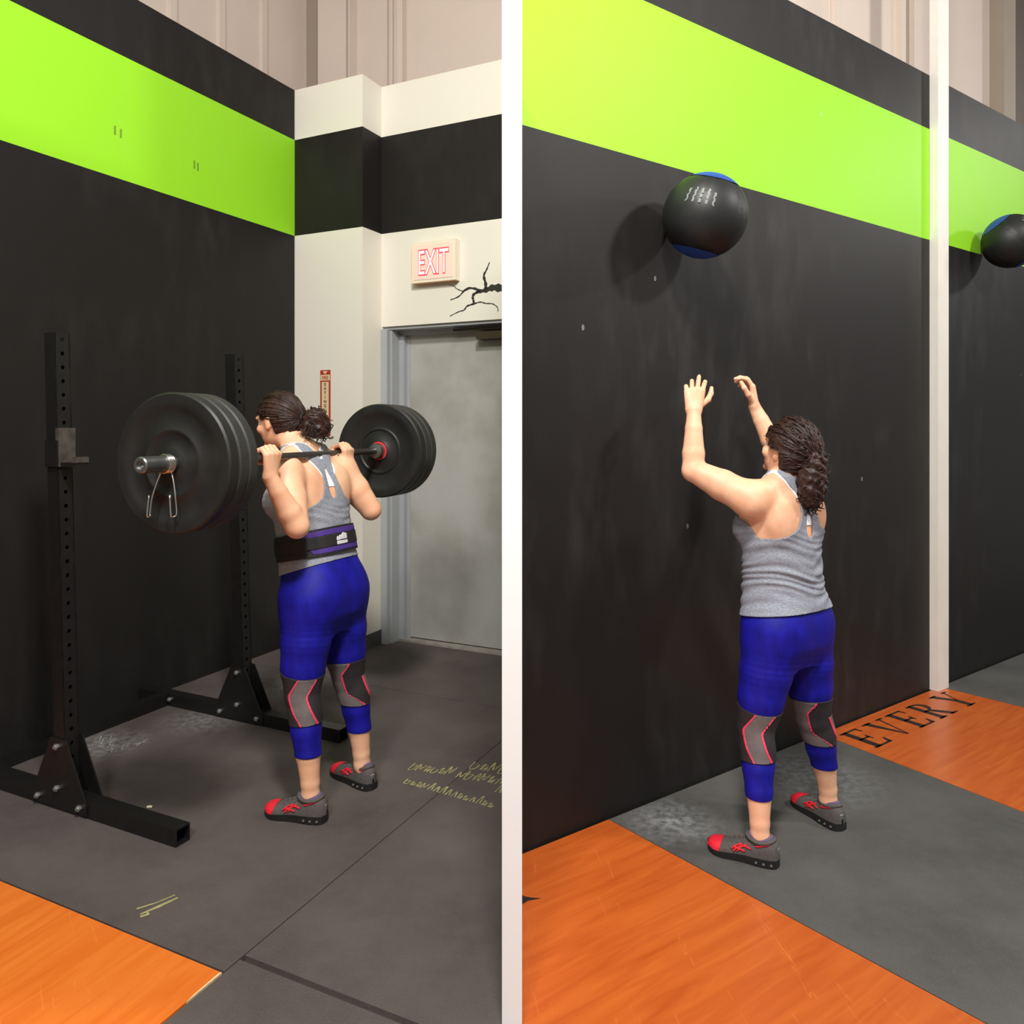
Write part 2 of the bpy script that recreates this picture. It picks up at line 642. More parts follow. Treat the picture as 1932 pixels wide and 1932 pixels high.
epart('siding_sheet', [(0.6, 7.5, -0.06, 0)], m_siding)
epart('siding_rib', [(3.225, 3.275, 0, 0.04), (2.5, 2.55, 0, 0.03), (1.75, 1.8, 0, 0.03), (3.40, 3.52, 0, 0.03)], m_siding)
epart('recessed_sheet', [(3.30, 3.38, 0, 0.008)], m_siding2)
epart('steel_column', [(4.55, 4.74, 0, 0.1)], m_siding2)
epart('dark_sheet', [(4.74, 5.6, 0, 0.05)], m_siding3)

# partition between the two bays
b = bmesh.new()
prism_bm(b, [(-0.0255, 1.95), (0.0255, 1.95), (0.0255, 5.05), (-0.0255, 5.05)], -0.02, 2.75)
tag(bm_obj('wall_partition', b, m_white), 'thin white partition wall standing between the two bays', kind='structure')

# white post in front of the east wall
ap0 = 4.575
b = bmesh.new()
prism_bm(b, rect(PR, ap0, ap0 + 0.125, WR + 0.001, WR + 0.05), 0.001, 6.5)
bev(b, 0.004)
post = tag(bm_obj('trim_1', b, m_post), 'white painted post in front of the black wall', kind='structure')


# ------------------------------------------------------------------ signs and paint on the door wall
def wallB(s, z, d=0.0):
    """point on the door wall plane, s along it, d out of it"""
    p = DW + s * bL - d * aL
    return (p[0], p[1], z)


def frame(origin, xdir, zout):
    x = Vector(xdir).normalized()
    z = Vector(zout).normalized()
    y = z.cross(x)
    M = Matrix((x, y, z)).transposed().to_4x4()
    M.translation = Vector(origin)
    return M


out_door = (-aL[0], -aL[1], 0)
m_exit_body = simple('exit_housing', srgb(240, 226, 205), 0.45)
Me = Mat('exit_red', srgb(225, 60, 70), 0.5)
Me.b.inputs['Emission Color'].default_value = srgb(255, 70, 90)
Me.b.inputs['Emission Strength'].default_value = 0.9
Mw = Mat('exit_glow', srgb(255, 225, 215), 0.5)
Mw.b.inputs['Emission Color'].default_value = srgb(255, 215, 205)
Mw.b.inputs['Emission Strength'].default_value = 0.9
ex = empty('exit_sign', wallB(0.46, 2.50, 0.0))
tag(ex, 'lit red and white EXIT sign on the cream wall above the door', 'exit sign')


def at_world(o, root):
    o.parent = root
    bpy.context.view_layer.update()
    o.matrix_parent_inverse = root.matrix_world.inverted()
    return o


MX = frame(wallB(0.46, 2.645, 0.0), (bL[0], bL[1], 0), out_door)
b = bmesh.new()
box_bm(b, (0, 0, 0.03), (0.345, 0.275, 0.056), MX)
bev(b, 0.01, 2)
at_world(bm_obj('housing', b, m_exit_body), ex)
b = bmesh.new()
box_bm(b, (0, 0, 0.0595), (0.305, 0.235, 0.004), MX)
at_world(bm_obj('face_plate', b, simple('exit_face', srgb(250, 222, 208), 0.4)), ex)
b = bmesh.new()
box_bm(b, (0, -0.138, 0.03), (0.33, 0.006, 0.05), MX)
at_world(bm_obj('lower_trim', b, simple('exit_trim', srgb(190, 140, 100), 0.5)), ex)
for off, mt, zz, nm in ((0.018, Me.m, 0.0622, 'red_lettering'), (-0.002, Mw.m, 0.0635, 'lit_lettering')):
    o = text_mesh('EXIT', 0.235, mt, nm, None, MX @ Matrix.Translation((0, -0.083, zz)), 0.0006, off * 0.5, 'CENTER', 0.5)
    at_world(o, ex)

# painted tree branch
br = []


def stroke(pts, w0, w1, d=0.0016):
    P = spline([np.array([s, z]) for s, z in pts], 5)
    m = len(P)
    V, F = [], []
    for i, p in enumerate(P):
        t = P[min(i + 1, m - 1)] - P[max(i - 1, 0)]
        t /= np.linalg.norm(t) + 1e-9
        nrm = np.array([-t[1], t[0]])
        w = (w0 + (w1 - w0) * i / (m - 1)) / 2 * (1 + 0.25 * math.sin(i * 1.7))
        for sgn in (-1, 1):
            s, z = p + nrm * w * sgn
            V.append(wallB(s, z, d))
        if i:
            F.append((2 * i - 2, 2 * i - 1, 2 * i + 1, 2 * i))
    return V, F


br.append(stroke([(1.12, 2.455), (1.02, 2.425), (0.947, 2.435), (0.881, 2.443), (0.823, 2.43), (0.763, 2.425)], 0.075, 0.018))
br.append(stroke([(0.79, 2.428), (0.745, 2.448), (0.683, 2.451), (0.626, 2.405), (0.56, 2.385)], 0.018, 0.006))
br.append(stroke([(0.70, 2.449), (0.66, 2.437), (0.61, 2.457), (0.585, 2.478), (0.552, 2.486)], 0.008, 0.003))
br.append(stroke([(0.829, 2.433), (0.828, 2.475), (0.815, 2.528), (0.835, 2.565), (0.858, 2.612)], 0.026, 0.006))
br.append(stroke([(0.775, 2.428), (0.735, 2.405), (0.735, 2.375), (0.745, 2.345)], 0.02, 0.014))
br.append(stroke([(0.745, 2.348), (0.69, 2.335), (0.665, 2.31), (0.626, 2.302), (0.556, 2.276)], 0.013, 0.005))
br.append(stroke([(0.745, 2.348), (0.79, 2.355), (0.83, 2.343), (0.88, 2.337), (0.915, 2.312), (0.92, 2.283)], 0.009, 0.005))
br.append(stroke([(1.10, 2.44), (1.07, 2.52), (1.10, 2.60), (1.09, 2.68)], 0.04, 0.008))
V, F = merge(br)
o = new_obj('branch_mural', V, F, m_mural)
tag(o, 'black painted bare branch on the cream wall above the door', 'mural')

# fire extinguisher strip on the pillar
MF = frame((*PL(AC - 0.001, BC + 0.277), 1.467), (bL[0], bL[1], 0), out_door)
fs = empty('fire_extinguisher_sign', (*PL(AC - 0.001, BC + 0.277), 1.467))
tag(fs, 'narrow cream and red FIRE EXTINGUISHER strip on the white pillar', 'sign')
m_red = simple('sign_red', srgb(176, 56, 40), 0.5)
m_sgncream = simple('sign_cream', srgb(222, 206, 160), 0.5)


def fbox(name, x0, x1, y0, y1, z0, z1, mt):
    b = bmesh.new()
    box_bm(b, ((x0 + x1) / 2, (y0 + y1) / 2, (z0 + z1) / 2), (x1 - x0, y1 - y0, z1 - z0), MF)
    return at_world(bm_obj(name, b, mt), fs)


fbox('backing', -0.044, 0.044, 0, 0.458, 0, 0.003, m_red)
fbox('centre_strip', -0.030, 0.030, 0.012, 0.375, 0.003, 0.0042, m_sgncream)
fbox('top_panel', -0.040, 0.040, 0.385, 0.425, 0.003, 0.0042, m_sgncream)
b = bmesh.new()
tri = [Vector((-0.022, 0.450, 0.0045)), Vector((0.022, 0.450, 0.0045)), Vector((0, 0.428, 0.0045))]
b.faces.new([b.verts.new(MF @ v) for v in tri])
at_world(bm_obj('arrow', b, m_sgncream), fs)
at_world(text_mesh('FIRE', 0.036, m_red, 'red_word', None, MF @ Matrix.Translation((0, 0.392, 0.0048)), 0.0003, 0.0008, 'CENTER', 0.85), fs)
for i, ch in enumerate('EXTINGUISHER'):
    at_world(text_mesh(ch, 0.030, m_ink, 'letter', None, MF @ Matrix.Translation((0, 0.347 - i * 0.0297, 0.0048)), 0.0003, 0.0006, 'CENTER'), fs)


# ------------------------------------------------------------------ writing on the floor
def fpoly(P, pts, z=0.0012):
    return [(*P(a, b), z) for a, b in pts]


def floor_letter(ch, a0, w, h, btop):
    """serif capital in (u right, v up) with v up towards the wall"""
    T, t = 0.036 / 0.19, 0.012 / 0.19                       # thick and thin strokes relative to height

    def R(x0, y0, x1, y1):
        return [(x0, y0), (x1, y0), (x1, y1), (x0, y1)]
    q = []
    if ch == 'E':
        q = [R(.08, 0, .08 + T, 1), R(0, 0, .72, t), R(0, 1 - t, .68, 1), R(.1, .5 - t / 2, .5, .5 + t / 2),
             [(.72, 0), (.76, .26), (.70, .26), (.60, t)], [(.60, 1 - t), (.66, .78), (.71, .78), (.68, 1)],
             [(.44, .5), (.49, .38), (.53, .38), (.53, .62), (.49, .62)]]
    elif ch == 'V':
        q = [[(.08, 1), (.08 + T * 1.05, 1), (.50, .0), (.44, 0)], [(.72, 1), (.78, 1), (.50, 0), (.46, 0.02)],
             R(0, 1 - t, .36, 1), R(.62, 1 - t, .90, 1)]
    elif ch == 'R':
        arc = [(.3 + .36 * math.cos(x), .74 + .26 * math.sin(x)) for x in np.linspace(-1.57, 1.57, 12)]
        arc2 = [(.3 + (.36 - T * .85) * math.cos(x), .74 + (.26 - t) * math.sin(x)) for x in np.linspace(-1.57, 1.57, 12)]
        q = [R(.08, 0, .08 + T, 1), R(0, 0, .36, t), R(0, 1 - t, .32, 1), R(.1, .48, .32, .48 + t)]
        q += [[arc[i], arc[i + 1], arc2[i + 1], arc2[i]] for i in range(11)]
        q += [[(.30, .5), (.48, .5), (.82, 0), (.62, 0)], R(.6, 0, .92, t)]
    elif ch == 'Y':
        q = [R(.36, 0, .36 + T, .46), R(.24, 0, .68, t), [(.06, 1), (.06 + T * 1.1, 1), (.36 + T, .44), (.36, .44)],
             [(.76, 1), (.82, 1), (.36 + T, .46), (.36 + T - .05, .44)], R(0, 1 - t, .34, 1), R(.66, 1 - t, .92, 1)]
    V, F = [], []
    for p in q:
        o = len(V)
        for (u, v) in p:
            V.append((*PR(a0 + u * w, btop + (1 - v) * h), 0.0011))
        F.append(tuple(range(o, o + len(p))))
    return V, F


for ch, a0 in (('E', 3.535), ('V', 3.735), ('E', 3.955), ('R', 4.165), ('Y', 4.42)):
    V, F = floor_letter(ch, a0, 0.205, 0.192, -2.162)
    new_obj('floor_letter', V, F, m_ink, floor)
V = [(0.0265, 2.515, 0.0011), (0.0265, 2.455, 0.0011), (0.052, 2.480, 0.0011), (0.095, 2.492, 0.0011), (0.06, 2.496, 0.0011), (0.04, 2.503, 0.0011)]
new_obj('floor_letter', V, [(0, 1, 2, 3, 4, 5)], m_ink, floor)


def ribbon(pts, w, z=0.0012):
    P = [np.array(p, float) for p in pts]
    V, F = [], []
    for i, p in enumerate(P):
        t = P[min(i + 1, len(P) - 1)] - P[max(i - 1, 0)]
        t /= np.linalg.norm(t) + 1e-9
        n_ = np.array([-t[1], t[0]])
        ww = w * (0.6 + 0.8 * random.random()) / 2
        V += [(*(p + n_ * ww), z), (*(p - n_ * ww), z)]
        if i:
            F.append((2 * i - 2, 2 * i - 1, 2 * i + 1, 2 * i))
    return V, F


def scrawl(name, start, end, up, nletters, mat, seed, w=0.005):
    """illegible chalk handwriting: a row of slanted zigzag letters"""
    r = random.Random(seed)
    s, e, up = np.array(start), np.array(end), np.array(up)
    parts = []
    for i in range(nletters):
        c = s + (e - s) * (i + 0.1) / nletters
        d = (e - s) / nletters
        k = r.choice([0, 1, 2, 3])
        h = up * r.uniform(0.7, 1.25)
        if k == 0:
            pts = [c, c + h, c + d * 0.45 + h * 0.2, c + d * 0.8 + h * 0.95]
        elif k == 1:
            pts = [c + h * 0.9, c + d * 0.1, c + d * 0.6 + h * 0.1, c + d * 0.7 + h * 0.6, c + d * 0.15 + h * 0.55]
        elif k == 2:
            pts = [c + d * 0.2, c + d * 0.5 + h * 1.1, c + d * 0.8 + h * 0.1]
        else:
            pts = [c + h * 0.5, c + d * 0.35 + h * 0.8, c + d * 0.2 + h * 0.05, c + d * 0.75 + h * 0.45, c + d * 0.6]
        parts.append(ribbon(spline(pts, 4), w))
        if r.random() < 0.5:
            parts.append(ribbon([c + h * 0.55, c + d * 0.7 + h * 0.6], w * 0.8))
    V, F = merge(parts)
    return new_obj(name, V, F, mat, floor)


upv = np.array([0.03, 0.075])
scrawl('chalk_writing', (-0.47, 3.43), (-0.27, 3.37), upv, 6, m_chalk_y, 1)
scrawl('chalk_writing', (-0.25, 3.35), (-0.05, 3.28), upv, 6, m_chalk_y, 2)
scrawl('chalk_writing', (-0.20, 3.44), (-0.03, 3.38), upv, 4, m_chalk_y, 3)
scrawl('chalk_writing', (-0.47, 3.30), (-0.08, 3.08), upv * 0.7, 15, m_chalk_y, 4)
scrawl('chalk_writing', (-0.08, 3.22), (-0.028, 3.20), upv, 2, m_chalk_y, 5)
parts = []
for (x, y) in ((-2.03, 3.80), (-2.0, 3.76), (-1.98, 3.80), (-1.95, 3.74), (-1.92, 3.70), (-1.90, 3.66), (-1.87, 3.70)):
    parts.append(ribbon([(x, y), (x + 0.02, y - 0.055)], 0.006))
    parts.append(ribbon([(x - 0.015, y - 0.035), (x + 0.035, y - 0.02)], 0.005))
parts += [ribbon([(-1.825, 3.70), (-1.77, 3.735)], 0.006), ribbon([(-1.785, 3.765), (-1.80, 3.68)], 0.006)]
V, F = merge(parts)
new_obj('chalk_tally', V, F, m_chalk_w, floor)
parts = [ribbon([(-1.19, 2.437), (-1.14, 2.47), (-1.10, 2.51)], 0.006), ribbon([(-1.165, 2.41), (-1.125, 2.45), (-1.085, 2.495)], 0.010),
         ribbon([(-1.16, 2.398), (-1.14, 2.41), (-1.15, 2.42)], 0.012)]
V, F = merge(parts)
new_obj('chalk_smear', V, F, m_chalk_y, floor)
for (x, y), r_ in (((-1.456, 3.086), 0.012), ((-0.869, 3.927), 0.008)):
    b = bmesh.new()
    bmesh.ops.create_icosphere(b, subdivisions=1, radius=r_, matrix=Matrix.Translation((x, y, r_ * 0.35)) @ Matrix.Diagonal((1.2, 0.8, 0.4, 1)))
    o = bm_obj('floor_crumb', b, m_crumb)
    tag(o, 'pale crumb on the mat inside the squat rack' if r_ > 0.01 else 'tiny pale crumb on the mat beyond the rack foot', 'debris')

# ------------------------------------------------------------------ squat rack
RK = empty('squat_rack', (*PL(2.6, BC + 0.75), 0))
tag(RK, 'black steel squat stand with two uprights on a bolted base', 'squat rack')
RIGL = Matrix(((aL[0], bL[0], 0, 0), (aL[1], bL[1], 0, 0), (0, 0, 1, 0), (0, 0, 0, 1)))   # (alpha,beta,z)->world
TB = 0.064
fa = [float(np.array(p) @ aL) for p in ((-1.207, 2.819), (-0.82, 3.741))]
fb = [float(np.array(p) @ bL) for p in ((-1.207, 2.819), (-0.82, 3.741))]


def rk(name, V, F, mat, parent=None, smooth=False):
    o = new_obj(name, [RIGL @ Vector(v) for v in V], F, mat, None, smooth)
    return at_world(o, parent or RK)


def rbox(name, a0, a1, b0, b1, z0, z1, mat, parent=None, bv=0.003):
    b = bmesh.new()
    box_bm(b, ((a0 + a1) / 2, (b0 + b1) / 2, (z0 + z1) / 2), (a1 - a0, b1 - b0, z1 - z0), RIGL)
    if bv:
        bev(b, bv)
    return at_world(bm_obj(name, b, mat), parent or RK)


def hollow_beam(name, a0, a1, b0, b1, z0, z1, wt=0.005):
    """square tube along beta, open at the front end"""
    b = bmesh.new()
    for (x0, x1, y0, y1) in ((a0, a1, z0, z0 + wt), (a0, a1, z1 - wt, z1), (a0, a0 + wt, z0 + wt, z1 - wt), (a1 - wt, a1, z0 + wt, z1 - wt)):
        box_bm(b, ((x0 + x1) / 2, (b0 + b1) / 2, (y0 + y1) / 2), (x1 - x0, b1 - b0, y1 - y0), RIGL)
    return at_world(bm_obj(name, b, m_rackblack), RK)


def bolt(a, bt, z, parent, axis=-1, r=0.013):
    b = bmesh.new()
    bmesh.ops.create_cone(b, cap_ends=True, segments=6, radius1=r, radius2=r * 0.9, depth=0.012)
    bmesh.ops.create_cone(b, cap_ends=True, segments=10, radius1=r * 0.55, radius2=r * 0.5, depth=0.024)
    M = RIGL @ Matrix.Translation((a, bt, z)) @ Matrix.Rotation(math.radians(90), 4, 'Y')
    bmesh.ops.transform(b, matrix=M, verts=b.verts)
    return at_world(bm_obj('bolt', b, m_bolt), parent)


LEAN = 0.037
HR = 1.91
for i in range(2):
    a0 = fa[i]
    bf = fb[i]
    bu = bf - 0.646                                          # upright centre
    hollow_beam('foot_beam', a0 - TB / 2, a0 + TB / 2, bf - 1.40, bf, 0.001, TB)
    # upright with a punched front face
    wt = 0.005
    hs = 0.0545
    V, F = [], []
    z0, z1 = TB, HR

    def sh(z):
        return -LEAN * (z - z0)
    x0, x1 = a0 - TB / 2, a0 + TB / 2
    y0, y1 = bu - TB / 2, bu + TB / 2
    nseg = int((z1 - z0) / hs)
    for k in range(nseg):
        za = z0 + k * (z1 - z0) / nseg
        zb = z0 + (k + 1) * (z1 - z0) / nseg
        zm = (za + zb) / 2
        outer = [(x0, za), (a0, za), (x1, za), (x1, zm), (x1, zb), (a0, zb), (x0, zb), (x0, zm)]
        inner = [(a0 + 0.0085 * math.cos(t), zm + 0.0085 * math.sin(t)) for t in [math.radians(225 + 45 * j) for j in range(8)]]
        o0 = len(V)
        for (x, z) in outer:
            V.append((x, y1 + sh(z), z))
        for (x, z) in inner:
            V.append((x, y1 + sh(z), z))
        for (x, z) in inner:
            V.append((x, y1 - wt + sh(z), z))
        for j in range(8):
            j2 = (j + 1) % 8
            F.append((o0 + j, o0 + j2, o0 + 8 + j2, o0 + 8 + j))
            F.append((o0 + 8 + j, o0 + 8 + j2, o0 + 16 + j2, o0 + 16 + j))
    for (xa, xb, ya, yb) in ((x0, x0 + wt, y0, y1), (x1 - wt, x1, y0, y1), (x0 + wt, x1 - wt, y0, y0 + wt)):
        o0 = len(V)
        for z in (z0, z1):
            for (x, y) in ((xa, ya), (xb, ya), (xb, yb), (xa, yb)):
                V.append((x, y + sh(z), z))
        for f in ((0, 3, 2, 1), (4, 5, 6, 7), (0, 1, 5, 4), (1, 2, 6, 5), (2, 3, 7, 6), (3, 0, 4, 7)):
            F.append(tuple(o0 + q_ for q_ in f))
    rk('upright', V, F, m_rackblack)
    # gusset plates either side of the upright
    for sgn in (-1, 1):
        xx = a0 + sgn * (TB / 2 + 0.0035)
        pts = [(-0.165, 0.008), (0.165, 0.008), (0.165, 0.05), (0.04, 0.285), (-0.05, 0.285), (-0.165, 0.05)]
        V, F = [], []
        for dx in (-0.003, 0.003):
            V += [(xx + dx, bu + p, z) for p, z in pts]
        n = len(pts)
        F = [tuple(range(n))[::-1], tuple(range(n, 2 * n))] + [(k, (k + 1) % n, n + (k + 1) % n, n + k) for k in range(n)]
        g = rk('gusset_plate', V, F, m_rackblack)
        for (p, z) in ((-0.007, 0.255), (-0.005, 0.09), (-0.125, 0.038), (0.128, 0.038)):
            bolt(xx + sgn * 0.007, bu + p, z, g)
    # j-cup on the front face
    zc = 1.375
    j = rbox('j_cup', x0 - 0.006, x1 + 0.004, y1 + sh(zc) - 0.004, y1 + sh(zc) + 0.012, zc - 0.005, zc + 0.15, m_cup)
    rbox('cup_arm', x0 + 0.004, x1 - 0.004, y1 + sh(zc) + 0.012, y1 + sh(zc) + 0.10, zc - 0.006, zc + 0.012, m_rackblack, j)
    rbox('cup_lip', x0 + 0.004, x1 - 0.004, y1 + sh(zc) + 0.085, y1 + sh(zc) + 0.105, zc + 0.012, zc + 0.034, m_cup, j)
    rbox('cup_bracket', x0 - 0.010, x0 - 0.002, y0 + sh(zc), y1 + sh(zc) + 0.012, zc - 0.005, zc + 0.10, m_rackblack, j, 0.002)
bc = -3.55
rbox('crossbar', fa[0] + TB / 2 + 0.001, fa[1] - TB / 2 - 0.001, bc - TB / 2, bc + TB / 2, 0.001, TB, m_rackblack)
bolt(fa[1] - TB / 2 - 0.004, bc + 0.05, TB * 0.6, RK)


# ------------------------------------------------------------------ implicit surfaces for bodies
def smin(a, b, k):
    h = np.clip(0.5 + 0.5 * (b - a) / k, 0, 1)
    return b + (a - b) * h - k * h * (1 - h)


def p_cone(p0, p1, r0, r1, k=0.02):
    return dict(t='c', p0=np.array(p0, float), p1=np.array(p1, float), r0=r0, r1=r1, k=k)


def p_ell(c, r, R=None, k=0.02):
    return dict(t='e', c=np.array(c, float), r=np.array(r, float), R=R, k=k)


def p_loft(rings, k=0.03, e=2.3):
    return dict(t='l', rings=np.array(rings, float), k=k, e=e)


def prim_box(p):
    if p['t'] == 'c':
        r = max(p['r0'], p['r1'])
        return np.minimum(p['p0'], p['p1']) - r, np.maximum(p['p0'], p['p1']) + r
    if p['t'] == 'e':
        r = max(p['r'])
        return p['c'] - r, p['c'] + r
    R = p['rings']
    return (np.array([(R[:, 1] - R[:, 3]).min(), (R[:, 2] - R[:, 4]).min(), R[0, 0]]),
            np.array([(R[:, 1] + R[:, 3]).max(), (R[:, 2] + R[:, 4]).max(), R[-1, 0]]))


def prim_eval(p, X, Y, Z):
    if p['t'] == 'c':
        d = p['p1'] - p['p0']
        L2 = d @ d + 1e-12
        qx, qy, qz = X - p['p0'][0], Y - p['p0'][1], Z - p['p0'][2]
        t = np.clip((qx * d[0] + qy * d[1] + qz * d[2]) / L2, 0, 1)
        return np.sqrt((qx - t * d[0]) ** 2 + (qy - t * d[1]) ** 2 + (qz - t * d[2]) ** 2) - (p['r0'] + (p['r1'] - p['r0']) * t)
    if p['t'] == 'e':
        qx, qy, qz = X - p['c'][0], Y - p['c'][1], Z - p['c'][2]
        if p['R'] is not None:
            R = p['R']
            qx, qy, qz = (R[0, 0] * qx + R[1, 0] * qy + R[2, 0] * qz, R[0, 1] * qx + R[1, 1] * qy + R[2, 1] * qz,
                          R[0, 2] * qx + R[1, 2] * qy + R[2, 2] * qz)
        r = p['r']
        k0 = np.sqrt((qx / r[0]) ** 2 + (qy / r[1]) ** 2 + (qz / r[2]) ** 2) + 1e-9
        k1 = np.sqrt((qx / r[0] ** 2) ** 2 + (qy / r[1] ** 2) ** 2 + (qz / r[2] ** 2) ** 2) + 1e-9
        return k0 * (k0 - 1) / k1
    R = p['rings']
    zz = np.linspace(R[0, 0], R[-1, 0], 200)
    S = []
    for c in range(1, 5):                                    # smoothed interpolation of the rings
        v = np.interp(zz, R[:, 0], R[:, c])
        kern = np.hanning(15)
        kern /= kern.sum()
        S.append(np.convolve(np.pad(v, 7, mode='edge'), kern, 'valid'))
    xc, yc, a, b = [np.interp(Z, zz, s) for s in S]
    e = p['e']
    rho = (np.abs((X - xc) / a) ** e + np.abs((Y - yc) / b) ** e) ** (1 / e)
    d = (rho - 1) * np.minimum(a, b)
    return np.maximum(d, np.maximum(R[0, 0] - Z, Z - R[-1, 0]))


def eval_points(prims, P):
    D = np.full(len(P), 1.0)
    for p in prims:
        D = smin(D, prim_eval(p, P[:, 0], P[:, 1], P[:, 2]), p['k'])
    return D


def surface(prims, h, box=None, post=None):
    lo = np.min([prim_box(p)[0] for p in prims], 0) - 3 * h
    hi = np.max([prim_box(p)[1] for p in prims], 0) + 3 * h
    if box is not None:
        lo, hi = np.maximum(lo, box[0]), np.minimum(hi, box[1])
    n = np.ceil((hi - lo) / h).astype(int) + 1
    D = np.full(n, 1.0, np.float32)
    ax = [lo[i] + h * np.arange(n[i]) for i in range(3)]
    for p in prims:
        bl, bh = prim_box(p)
        m = p['k'] * 1.5 + 3 * h
        i0 = np.clip(np.floor((bl - m - lo) / h).astype(int), 0, n)
        i1 = np.clip(np.ceil((bh + m - lo) / h).astype(int) + 1, 0, n)
        if np.any(i1 <= i0):
            continue
        sl = tuple(slice(i0[i], i1[i]) for i in range(3))
        X, Y, Z = np.meshgrid(*[ax[i][sl[i]] for i in range(3)], indexing='ij')
        D[sl] = smin(D[sl], prim_eval(p, X, Y, Z), p['k'])
    if post is not None:
        X, Y, Z = np.meshgrid(*ax, indexing='ij')
        D = post(D, X, Y, Z).astype(np.float32)
    return surfnet(D, lo, h)


def surfnet(D, lo, h):
    I = D < 0
    c = I[:-1, :-1, :-1].astype(np.int8)
    for dx in (0, 1):
        for dy in (0, 1):
            for dz in (0, 1):
                if dx + dy + dz:
                    c = c + I[dx:I.shape[0] - 1 + dx, dy:I.shape[1] - 1 + dy, dz:I.shape[2] - 1 + dz]
    act = (c > 0) & (c < 8)
    cells = np.argwhere(act)
    idx = np.full(act.shape, -1, np.int32)
    idx[act] = np.arange(len(cells))
    acc = np.zeros((len(cells), 3))
    cnt = np.zeros(len(cells))
    corners = [(x, y, z) for x in (0, 1) for y in (0, 1) for z in (0, 1)]
    for ia in range(8):
        for ib in range(ia + 1, 8):
            ca, cb = np.array(corners[ia]), np.array(corners[ib])
            if np.abs(ca - cb).sum() != 1:
                continue
            A, B = cells + ca, cells + cb
            da = D[A[:, 0], A[:, 1], A[:, 2]]
            db = D[B[:, 0], B[:, 1], B[:, 2]]
            m = (da < 0) != (db < 0)
            t = da[m] / (da[m] - db[m])
            acc[m] += A[m] + t[:, None] * (cb - ca)
            cnt[m] += 1
    V = lo + h * acc / cnt[:, None]
    T = []
    for axis in range(3):
        s0 = [slice(None)] * 3
        s1 = [slice(None)] * 3
        s0[axis] = slice(0, -1)
        s1[axis] = slice(1, None)
        a, b = I[tuple(s0)], I[tuple(s1)]
        E = np.argwhere(a != b)
        u, w = (axis + 1) % 3, (axis + 2) % 3
        ok = (E[:, u] > 0) & (E[:, w] > 0) & (E[:, u] < D.shape[u] - 1) & (E[:, w] < D.shape[w] - 1)
        E = E[ok]
        flip = a[E[:, 0], E[:, 1], E[:, 2]]
        q = []
        for du, dw in ((-1, -1), (0, -1), (0, 0), (-1, 0)):
            C = E.copy()
            C[:, u] += du
            C[:, w] += dw
            q.append(idx[C[:, 0], C[:, 1], C[:, 2]])
        q = np.stack(q, 1)
        q[~flip] = q[~flip][:, ::-1]
        T.append(q[:, [0, 1, 2]])
        T.append(q[:, [0, 2, 3]])
    return V, np.concatenate(T)


def relax(V, T, it=2, lam=0.5):
    E = np.concatenate([T[:, [0, 1]], T[:, [1, 2]], T[:, [2, 0]]])
    for k in range(it * 2):
        l = lam if k % 2 == 0 else -lam * 1.04
        S = np.zeros_like(V)
        C = np.zeros(len(V))
        np.add.at(S, E[:, 0], V[E[:, 1]])
        np.add.at(C, E[:, 0], 1)
        np.add.at(S, E[:, 1], V[E[:, 0]])
        np.add.at(C, E[:, 1], 1)
        V = V + l * (S / np.maximum(C, 1)[:, None] - V)
    return V


def normals(V, T):
    fn = np.cross(V[T[:, 1]] - V[T[:, 0]], V[T[:, 2]] - V[T[:, 0]])
    N = np.zeros_like(V)
    for i in range(3):
        np.add.at(N, T[:, i], fn)
    return N / (np.linalg.norm(N, axis=1)[:, None] + 1e-12)


def clip_mesh(V, N, T, g):
    """keep the part where g>0 with a clean cut along g=0"""
    ins = g > 0
    c = ins[T].sum(1)
    full = T[c == 3]
    mixed = T[(c == 1) | (c == 2)]
    V2, N2 = list(V), list(N)
    cache = {}

    def cut(i, j):
        key = (i, j) if i < j else (j, i)
        if key not in cache:
            t = g[i] / (g[i] - g[j])
            t = min(max(t, 0.001), 0.999)
            V2.append(V[i] + t * (V[j] - V[i]))
            nn = N[i] + t * (N[j] - N[i])
            N2.append(nn / (np.linalg.norm(nn) + 1e-12))
            cache[key] = len(V2) - 1
        return cache[key]
    extra = []
    for tri in mixed:
        poly = []
        for k in range(3):
            i, j = int(tri[k]), int(tri[(k + 1) % 3])
            if ins[i]:
                poly.append(i)
            if ins[i] != ins[j]:
                poly.append(cut(i, j))
        for k in range(1, len(poly) - 1):
            extra.append((poly[0], poly[k], poly[k + 1]))
    allT = np.concatenate([full, np.array(extra, int).reshape(-1, 3)]).astype(int)
    V2, N2 = np.array(V2), np.array(N2)
    used = np.unique(allT)
    remap = np.full(len(V2), -1)
    remap[used] = np.arange(len(used))
    return V2[used], N2[used], remap[allT]


def np_obj(name, V, T, mat, parent=None, solid=0.0):
    me = bpy.data.meshes.new(name)
    me.vertices.add(len(V))
    me.vertices.foreach_set('co', np.asarray(V, np.float32).ravel())
    me.loops.add(len(T) * 3)
    me.loops.foreach_set('vertex_index', np.asarray(T, np.int32).ravel())
    me.polygons.add(len(T))
    me.polygons.foreach_set('loop_start', np.arange(len(T), dtype=np.int32) * 3)
    me.polygons.foreach_set('use_smooth', np.ones(len(T), bool))
    me.update(calc_edges=True)
    me.validate()
    me.materials.append(mat)
    o = bpy.data.objects.new(name, me)
    COL.objects.link(o)
    if parent:
        o.parent = parent
    if solid:
        md = o.modifiers.new('thickness', 'SOLIDIFY')
        md.thickness = solid
        md.offset = -1
    return o


